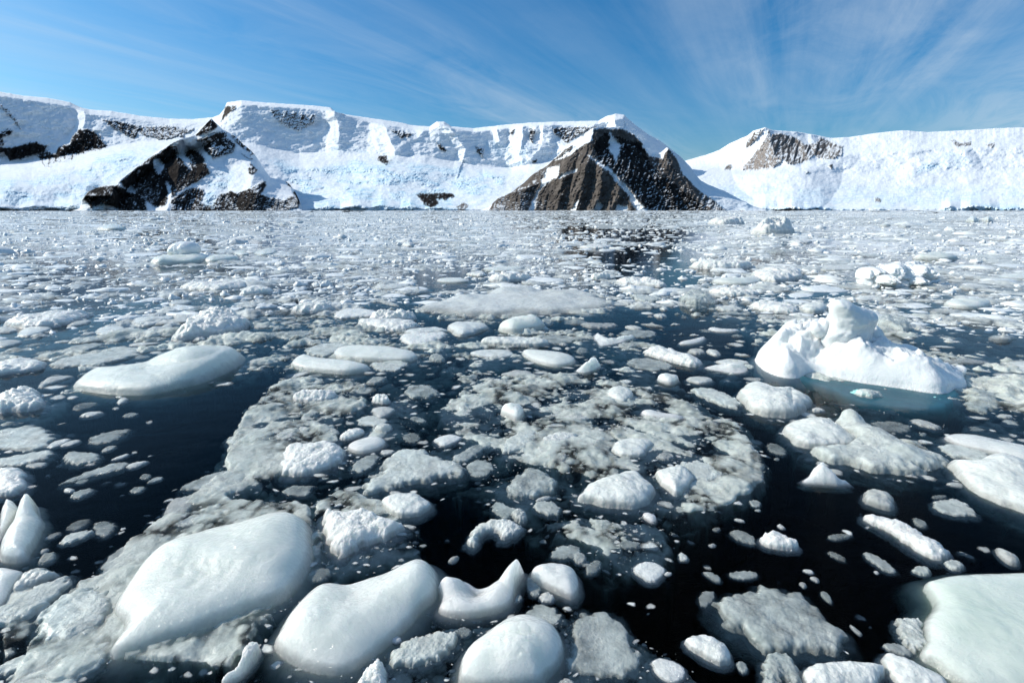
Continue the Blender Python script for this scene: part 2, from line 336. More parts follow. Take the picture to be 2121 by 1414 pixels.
# --- plateau range with its hanging cliffs and the tidewater glacier in front of it
terrain('snow_mountains', 'long snow plateau with blue shaded cliffs above a broken glacier', -420, 1520,
    top=[(-420, 178), (-100, 185), (0, 190), (45, 198), (100, 203), (145, 212), (165, 222), (185, 227), (230, 230), (290, 240), (350, 246), (400, 247), (440, 243), (455, 238), (464, 226), (470, 212), (500, 208), (540, 212), (600, 216), (650, 219), (685, 223), (695, 232), (720, 238), (770, 245), (830, 254), (855, 260), (890, 262), (905, 252), (920, 252), (935, 262), (980, 266), (1050, 258), (1100, 254), (1160, 252), (1240, 250), (1258, 240), (1275, 236), (1293, 238), (1305, 250), (1320, 262), (1345, 280), (1365, 290), (1385, 305), (1410, 325), (1430, 345), (1450, 375), (1500, 436), (1520, 439)],
    contours=[(1500, 0), (1506, [(-420, 430), (0, 428), (40, 432), (70, 426), (120, 429), (150, 425), (190, 437), (620, 437), (650, 431), (680, 427), (705, 432), (730, 424), (770, 429), (790, 425), (830, 431), (850, 426), (880, 432), (905, 429), (960, 434), (1520, 436)]),
              (1850, [(-420, 385), (0, 388), (200, 385), (300, 372), (620, 400), (760, 392), (900, 402), (1000, 400), (1520, 410)]),
              (2250, [(-420, 350), (0, 362), (120, 352), (250, 328), (400, 312), (600, 350), (800, 350), (1000, 365), (1150, 360), (1520, 390)]),
              (2750, [(-420, 320), (0, 340), (100, 330), (220, 305), (300, 292), (400, 285), (540, 300), (620, 318), (700, 312), (800, 322), (880, 322), (1000, 345), (1060, 348), (1150, 330), (1250, 320), (1520, 420)]),
              (3000, [(-420, 186), (0, 198), (140, 219), (185, 235), (230, 240), (350, 256), (440, 253), (460, 248), (475, 232), (500, 215), (690, 229), (760, 252), (855, 268), (890, 270), (910, 260), (980, 273), (1050, 265), (1100, 260), (1240, 257), (1262, 248), (1290, 246), (1430, 360), (1520, 437)])],
    Dtop=3300,
    ridges=[([(-70, 190), (-55, 300), (-60, 340)], 300, 60, 215), ([(172, 226), (177, 250), (166, 275), (150, 295), (120, 318)], 85, 16, 120),
            ([(492, 210), (480, 232), (458, 262)], 190, 24, 190),
            ([(690, 226), (701, 250), (706, 275), (700, 292)], 70, 26, 60),
            ([(795, 256), (803, 280), (818, 308)], 60, 34, 30),
            ([(908, 252), (880, 272), (852, 292), (815, 306)], 140, 90, 110),
            ([(922, 256), (948, 285), (965, 310), (960, 330), (1000, 345)], 70, 18, 80),
            ([(1030, 262), (1035, 285)], 50, 14, 22), ([(1085, 256), (1080, 300), (1075, 325)], 90, 30, 34), ([(1128, 255), (1120, 300), (1100, 330)], 90, 30, 30), ([(1145, 256), (1140, 300)], 50, 20, 50),
            ([(1240, 250), (1215, 280), (1190, 310)], 90, 40, 20), ([(1272, 237), (1275, 262)], 90, 20, 18), ([(1295, 240), (1300, 280)], 60, 30, 40),
            ([(20, 385), (90, 378), (180, 385), (175, 410), (150, 430)], 60, 40, 30), ([(540, 330), (580, 345), (650, 348)], 50, 60, 60),
            ([(700, 395), (740, 410), (760, 435)], 40, 40, 30)],
    rocks=[([(0, 275), (15, 266), (27, 271), (20, 280), (6, 284), (9, 300), (-40, 305), (-40, 280)], .8, 0), ([(-60, 297), (12, 306), (25, 305), (50, 298), (75, 295), (98, 303), (95, 310), (75, 320), (40, 330), (20, 333), (10, 318), (-60, 325)], .95, 0),
           ([(-5, 215), (12, 225), (30, 243), (45, 268), (38, 262), (20, 240)], .45, 0),
           ([(78, 322), (90, 310), (115, 315), (120, 305), (145, 298), (150, 280), (165, 267), (185, 268), (205, 280), (222, 305), (200, 312), (175, 318), (160, 325), (140, 335), (115, 337), (105, 345), (92, 345), (82, 335)], .74, 0),
           ([(213, 248), (240, 250), (260, 253), (290, 262), (320, 275), (315, 285), (285, 275), (280, 288), (262, 280), (245, 270)], .62, .08), ([(300, 262), (350, 262), (400, 268), (380, 280), (330, 290), (315, 280)], .5, .1),
           ([(468, 222), (490, 218), (485, 228), (470, 242), (458, 250), (465, 235)], .85, .15), ([(560, 228), (600, 232), (655, 238), (650, 255), (620, 272), (600, 265), (570, 245)], .36, .1),
           ([(808, 268), (825, 272), (855, 276), (850, 283), (830, 284), (815, 275)], .6, .1), ([(783, 322), (790, 321), (801, 322), (800, 331), (811, 332), (800, 342), (790, 336), (782, 330)], .9, 0),
           ([(903, 296), (920, 306), (924, 313), (912, 311)], .9, 0), ([(983, 303), (1002, 308), (998, 325), (988, 318)], .6, 0), ([(862, 403), (885, 402), (905, 401), (938, 401), (941, 408), (920, 415), (905, 413), (908, 422), (895, 430), (880, 425), (870, 412)], 1.1, 0),
           ([(1145, 265), (1200, 262), (1235, 262), (1200, 280), (1185, 290), (1175, 298), (1160, 285), (1148, 275)], .62, .12), ([(1097, 268), (1108, 268), (1104, 296), (1098, 292)], .75, .05), ([(1055, 276), (1065, 267), (1061, 280)], .9, .05),
           ([(947, 428), (960, 420), (969, 425), (958, 437), (950, 437)], .8, .4), ([(1102, 332), (1112, 330), (1112, 336), (1104, 338)], .9, .05)],
    ices=[([(-420, 372), (0, 368), (60, 372), (180, 350), (200, 325), (330, 300), (340, 320), (250, 372), (190, 395), (170, 437), (-420, 437)], .8), ([(545, 325), (640, 350), (760, 328), (900, 345), (1050, 362), (1040, 395), (960, 437), (620, 437), (600, 370)], 1.),
          ([(1000, 290), (1100, 300), (1090, 340), (1050, 345), (1010, 310)], .5), ([(700, 300), (760, 315), (680, 318)], .5)], seed=2)
# --- spur of dark rock and snow on the left
terrain('rocky_spur', 'dark rock spur half covered with snow beside the left glacier', 140, 640,
    top=[(140, 439), (165, 432), (170, 412), (183, 396), (212, 385), (240, 384), (250, 373), (275, 353), (300, 335), (325, 314), (350, 300), (370, 290), (385, 285), (400, 283), (410, 275), (425, 258), (438, 246), (448, 256), (460, 268), (475, 275), (490, 285), (505, 300), (520, 312), (532, 326), (545, 347), (560, 368), (590, 374), (600, 382), (612, 398), (620, 415), (628, 439), (640, 439)],
    contours=[(1340, 0), (1344, [(140, 436), (640, 436)]), (1440, [(140, 405), (260, 405), (350, 410), (450, 400), (550, 402), (640, 410)]), (1640, [(140, 380), (300, 340), (380, 345), (430, 340), (520, 348), (560, 372), (640, 400)])],
    Dtop=1860,
    ridges=[([(235, 390), (262, 360), (300, 335), (350, 300), (372, 290)], 190, 24, 190), ([(175, 400), (215, 385), (240, 384)], 70, 20, 120), ([(438, 246), (455, 270), (505, 300), (530, 325), (532, 350), (520, 380)], 55, 50, 60), ([(372, 290), (362, 320), (372, 350), (360, 390), (345, 437)], 60, 24, 34), ([(240, 384), (300, 410), (305, 437)], 30, 50, 25),
            ([(440, 320), (425, 345), (400, 375), (370, 400)], 30, 20, 30), ([(545, 372), (530, 400), (520, 437)], 22, 30, 30)],
    rocks=[([(171, 413), (182, 396), (210, 385), (240, 384), (262, 392), (248, 376), (300, 335), (352, 301), (366, 304), (368, 322), (385, 332), (405, 345), (412, 328), (425, 335), (440, 355), (420, 368), (395, 385), (378, 392), (350, 412), (343, 425), (322, 428), (300, 412), (306, 437), (250, 435), (215, 422), (190, 430)], .93, .02),
           ([(398, 284), (415, 270), (438, 245), (453, 262), (430, 275), (405, 284)], .85, .02), ([(403, 291), (450, 276), (470, 271), (469, 285), (482, 292), (490, 300), (478, 318), (440, 328), (425, 312), (415, 300)], .72, .02),
           ([(478, 275), (495, 284), (512, 302), (527, 320), (518, 322), (502, 305), (484, 288)], .6, .02), ([(386, 307), (405, 310), (422, 325), (426, 340), (405, 350), (395, 335), (384, 322)], .9, .02),
           ([(348, 439), (353, 415), (385, 393), (415, 385), (426, 400), (415, 420), (440, 425), (455, 402), (480, 395), (490, 402), (520, 388), (548, 375), (552, 385), (540, 402), (560, 407), (590, 416), (600, 406), (613, 394), (622, 412), (618, 428), (585, 439)], .78, .04),
           ([(511, 346), (520, 339), (533, 352), (525, 363), (511, 359)], .8, 0), ([(594, 377), (602, 377), (608, 389), (596, 386)], .95, 0), ([(500, 318), (512, 325), (524, 330), (510, 328)], .6, 0)],
    snows=[[(318, 328), (333, 330), (340, 348), (332, 362), (320, 352)], [(368, 302), (380, 305), (392, 340), (398, 352), (385, 345), (370, 322)], [(330, 439), (345, 425), (348, 400), (343, 375), (352, 385), (356, 405), (350, 439)], [(420, 335), (510, 325), (520, 345), (505, 372), (480, 390), (450, 385), (430, 395), (395, 385), (440, 360)], [(425, 425), (438, 400), (450, 395), (455, 405), (440, 425)], [(262, 398), (272, 385), (285, 392), (280, 400)]],
    ices=[([(430, 355), (480, 350), (490, 372), (460, 390), (440, 430), (420, 430), (430, 390)], .9)], seed=60, back=300, rough=.9)
# --- central rock peak
terrain('rocky_peak', 'steep brown rock peak, lit on its left face and dark on its right', 985, 1640,
    top=[(985, 439), (1010, 431), (1030, 412), (1060, 398), (1080, 383), (1105, 360), (1135, 342), (1150, 327), (1170, 308), (1185, 296), (1205, 280), (1228, 265), (1245, 263), (1262, 264), (1285, 263), (1310, 276), (1325, 288), (1335, 303), (1350, 318), (1368, 317), (1382, 305), (1395, 314), (1412, 327), (1425, 343), (1437, 358), (1450, 373), (1475, 386), (1500, 395), (1530, 411), (1560, 427), (1590, 436), (1640, 439)],
    contours=[(1300, 0), (1303, [(985, 437), (1640, 437)]), (1400, [(985, 420), (1120, 380), (1220, 350), (1330, 360), (1450, 402), (1640, 437)])],
    Dtop=1530,
    ridges=[([(1230, 262), (1224, 290), (1222, 322), (1262, 352), (1290, 375), (1318, 408), (1340, 439)], 120, 150, 75), ([(1330, 290), (1352, 330), (1384, 380), (1410, 439)], 40, 30, 60), ([(1382, 305), (1400, 350), (1440, 400), (1480, 439)], 45, 40, 50),
            ([(1180, 320), (1168, 370), (1150, 437)], 22, 26, 18), ([(1105, 362), (1080, 400), (1075, 437)], 26, 30, 20), ([(1215, 340), (1205, 390), (1195, 437)], 26, 26, 16), ([(1250, 352), (1245, 400), (1228, 437)], 24, 24, 14), ([(1283, 380), (1278, 410), (1262, 437)], 18, 20, 12), ([(1450, 373), (1530, 411), (1590, 437)], 18, 60, 30)],
    rocks=[([(1008, 437), (1030, 411), (1065, 394), (1085, 372), (1120, 350), (1150, 327), (1185, 300), (1222, 296), (1230, 268), (1262, 267), (1285, 265), (1315, 282), (1330, 300), (1345, 322), (1370, 330), (1385, 308), (1398, 322), (1415, 362), (1440, 388), (1480, 415), (1508, 439)], .90, .34),
           ([(1255, 275), (1330, 300), (1350, 345), (1420, 400), (1470, 436), (1345, 436), (1300, 380), (1240, 330), (1228, 300)], .72, 0)],  # tone paints shade into the right face, against the paler sunlit left
    snows=[[(1130, 347), (1160, 342), (1158, 365), (1132, 380), (1112, 408), (1106, 439), (1090, 439), (1100, 418), (1118, 388), (1125, 365)], [(1155, 364), (1195, 350), (1192, 356), (1160, 369)], [(1190, 296), (1228, 264), (1227, 290), (1200, 306), (1170, 326), (1150, 332), (1185, 306)],
           [(1218, 322), (1228, 326), (1268, 352), (1300, 388), (1325, 420), (1350, 439), (1318, 439), (1300, 405), (1262, 358)], [(1222, 439), (1240, 416), (1250, 422), (1240, 439)], [(1182, 439), (1198, 412), (1200, 418), (1192, 439)], [(1262, 270), (1285, 300), (1275, 340), (1262, 310)], [(1335, 285), (1352, 322), (1368, 325), (1365, 300)],
           [(1398, 322), (1430, 340), (1470, 390), (1560, 430), (1520, 439), (1460, 400), (1425, 370)], [(1270, 439), (1280, 425), (1300, 425), (1300, 439)]],
    ices=[([(1430, 370), (1560, 420), (1560, 439), (1500, 439), (1440, 395)], .5)], seed=100, back=260, jag=2.2)
# --- right-hand summit and snow dome
terrain('snow_dome', 'bright snow dome with a tan rock summit, falling to a wide glacier', 1330, 2560,
    top=[(1330, 350), (1400, 340), (1430, 330), (1465, 320), (1490, 311), (1510, 298), (1550, 280), (1560, 271), (1585, 264), (1600, 270), (1650, 273), (1680, 278), (1720, 286), (1760, 284), (1820, 275), (1870, 270), (1920, 274), (2000, 270), (2060, 266), (2121, 264), (2300, 262), (2560, 266)],
    contours=[(1650, 0), (1654, [(1330, 435), (1560, 434), (1585, 429), (1610, 432), (1640, 428), (1665, 432), (1700, 429), (1730, 433), (1800, 432), (1900, 434), (1950, 432), (1968, 426), (1990, 430), (2010, 425), (2050, 427), (2070, 432), (2121, 429), (2560, 430)]), (2150, [(1330, 400), (1600, 402), (1900, 405), (2121, 400), (2560, 400)]), (2900, [(1330, 362), (1500, 360), (1600, 362), (1760, 360), (1900, 355), (2121, 348), (2560, 345)]),
              (3350, [(1330, 352), (1500, 351), (1560, 353), (1610, 345), (1660, 345), (1720, 325), (1800, 318), (1900, 310), (2121, 305), (2560, 300)])],
    Dtop=4300,
    ridges=[([(1590, 266), (1600, 300), (1608, 326), (1622, 332), (1650, 346)], 420, 100, 95), ([(1560, 272), (1548, 300), (1530, 330)], 60, 40, 30), ([(1650, 273), (1665, 300), (1672, 320)], 70, 12, 26), ([(1680, 279), (1692, 305)], 80, 12, 18), ([(1735, 300), (1742, 322)], 90, 26, 40),
            ([(1890, 350), (1930, 335), (2000, 322), (2010, 335)], 60, 50, 20)],
    rocks=[([(1538, 354), (1548, 335), (1568, 312), (1584, 288), (1592, 270), (1600, 300), (1607, 325), (1622, 331), (1606, 346), (1580, 355)], .72, .85), ([(1545, 306), (1550, 290), (1560, 275), (1572, 271), (1582, 269), (1570, 285), (1555, 301)], .75, .4), ([(1499, 351), (1509, 338), (1516, 345), (1511, 353)], .8, .4),
           ([(1597, 278), (1625, 278), (1650, 286), (1665, 298), (1690, 298), (1700, 285), (1725, 296), (1746, 303), (1742, 322), (1720, 329), (1700, 326), (1685, 322), (1665, 336), (1640, 341), (1620, 331), (1606, 326), (1599, 300)], .72, .5),
           ([(1968, 291), (1990, 296), (2012, 292), (2012, 302), (1980, 303)], .55, .4), ([(2040, 300), (2060, 294), (2058, 306)], .6, .5), ([(1717, 345), (1723, 342), (1722, 349)], .9, .1), ([(1813, 410), (1826, 411), (1823, 418), (1814, 417)], .8, .7), ([(1663, 356), (1678, 356), (1676, 360)], .5, .1)],
    ices=[([(1890, 360), (1910, 345), (1960, 320), (1990, 318), (2020, 335), (1960, 345)], 1.), ([(1450, 385), (2560, 385), (2560, 430), (1450, 437)], .55), ([(1580, 428), (1800, 426), (1800, 439), (1580, 439)], 1.), ([(1950, 424), (2120, 424), (2120, 439), (1950, 439)], 1.)], seed=150, rough=1.25, jag=1.)
# ------------------------------------------------------------------ sea
def box(name, x0, x1, y0, y1, z0, z1, mat):
    V = [(x, y, z) for z in (z0, z1) for y in (y0, y1) for x in (x0, x1)]
    Fc = [(0, 2, 3, 1), (4, 5, 7, 6), (0, 1, 5, 4), (2, 6, 7, 3), (0, 4, 6, 2), (1, 3, 7, 5)]
    return mesh_obj(name, V, Fc, mat, smooth=False)
tag(box('sea', -9000, 9000, -300, 9000, -40, 0, M['water']), 'near black sea water with a faint ripple', None, None, 'structure')
tag(box('seabed', -9000, 9000, -300, 9000, -45, -40.5, plain('seabed_rock', (.03, .03, .03))), 'dark sea bed', None, None, 'structure')
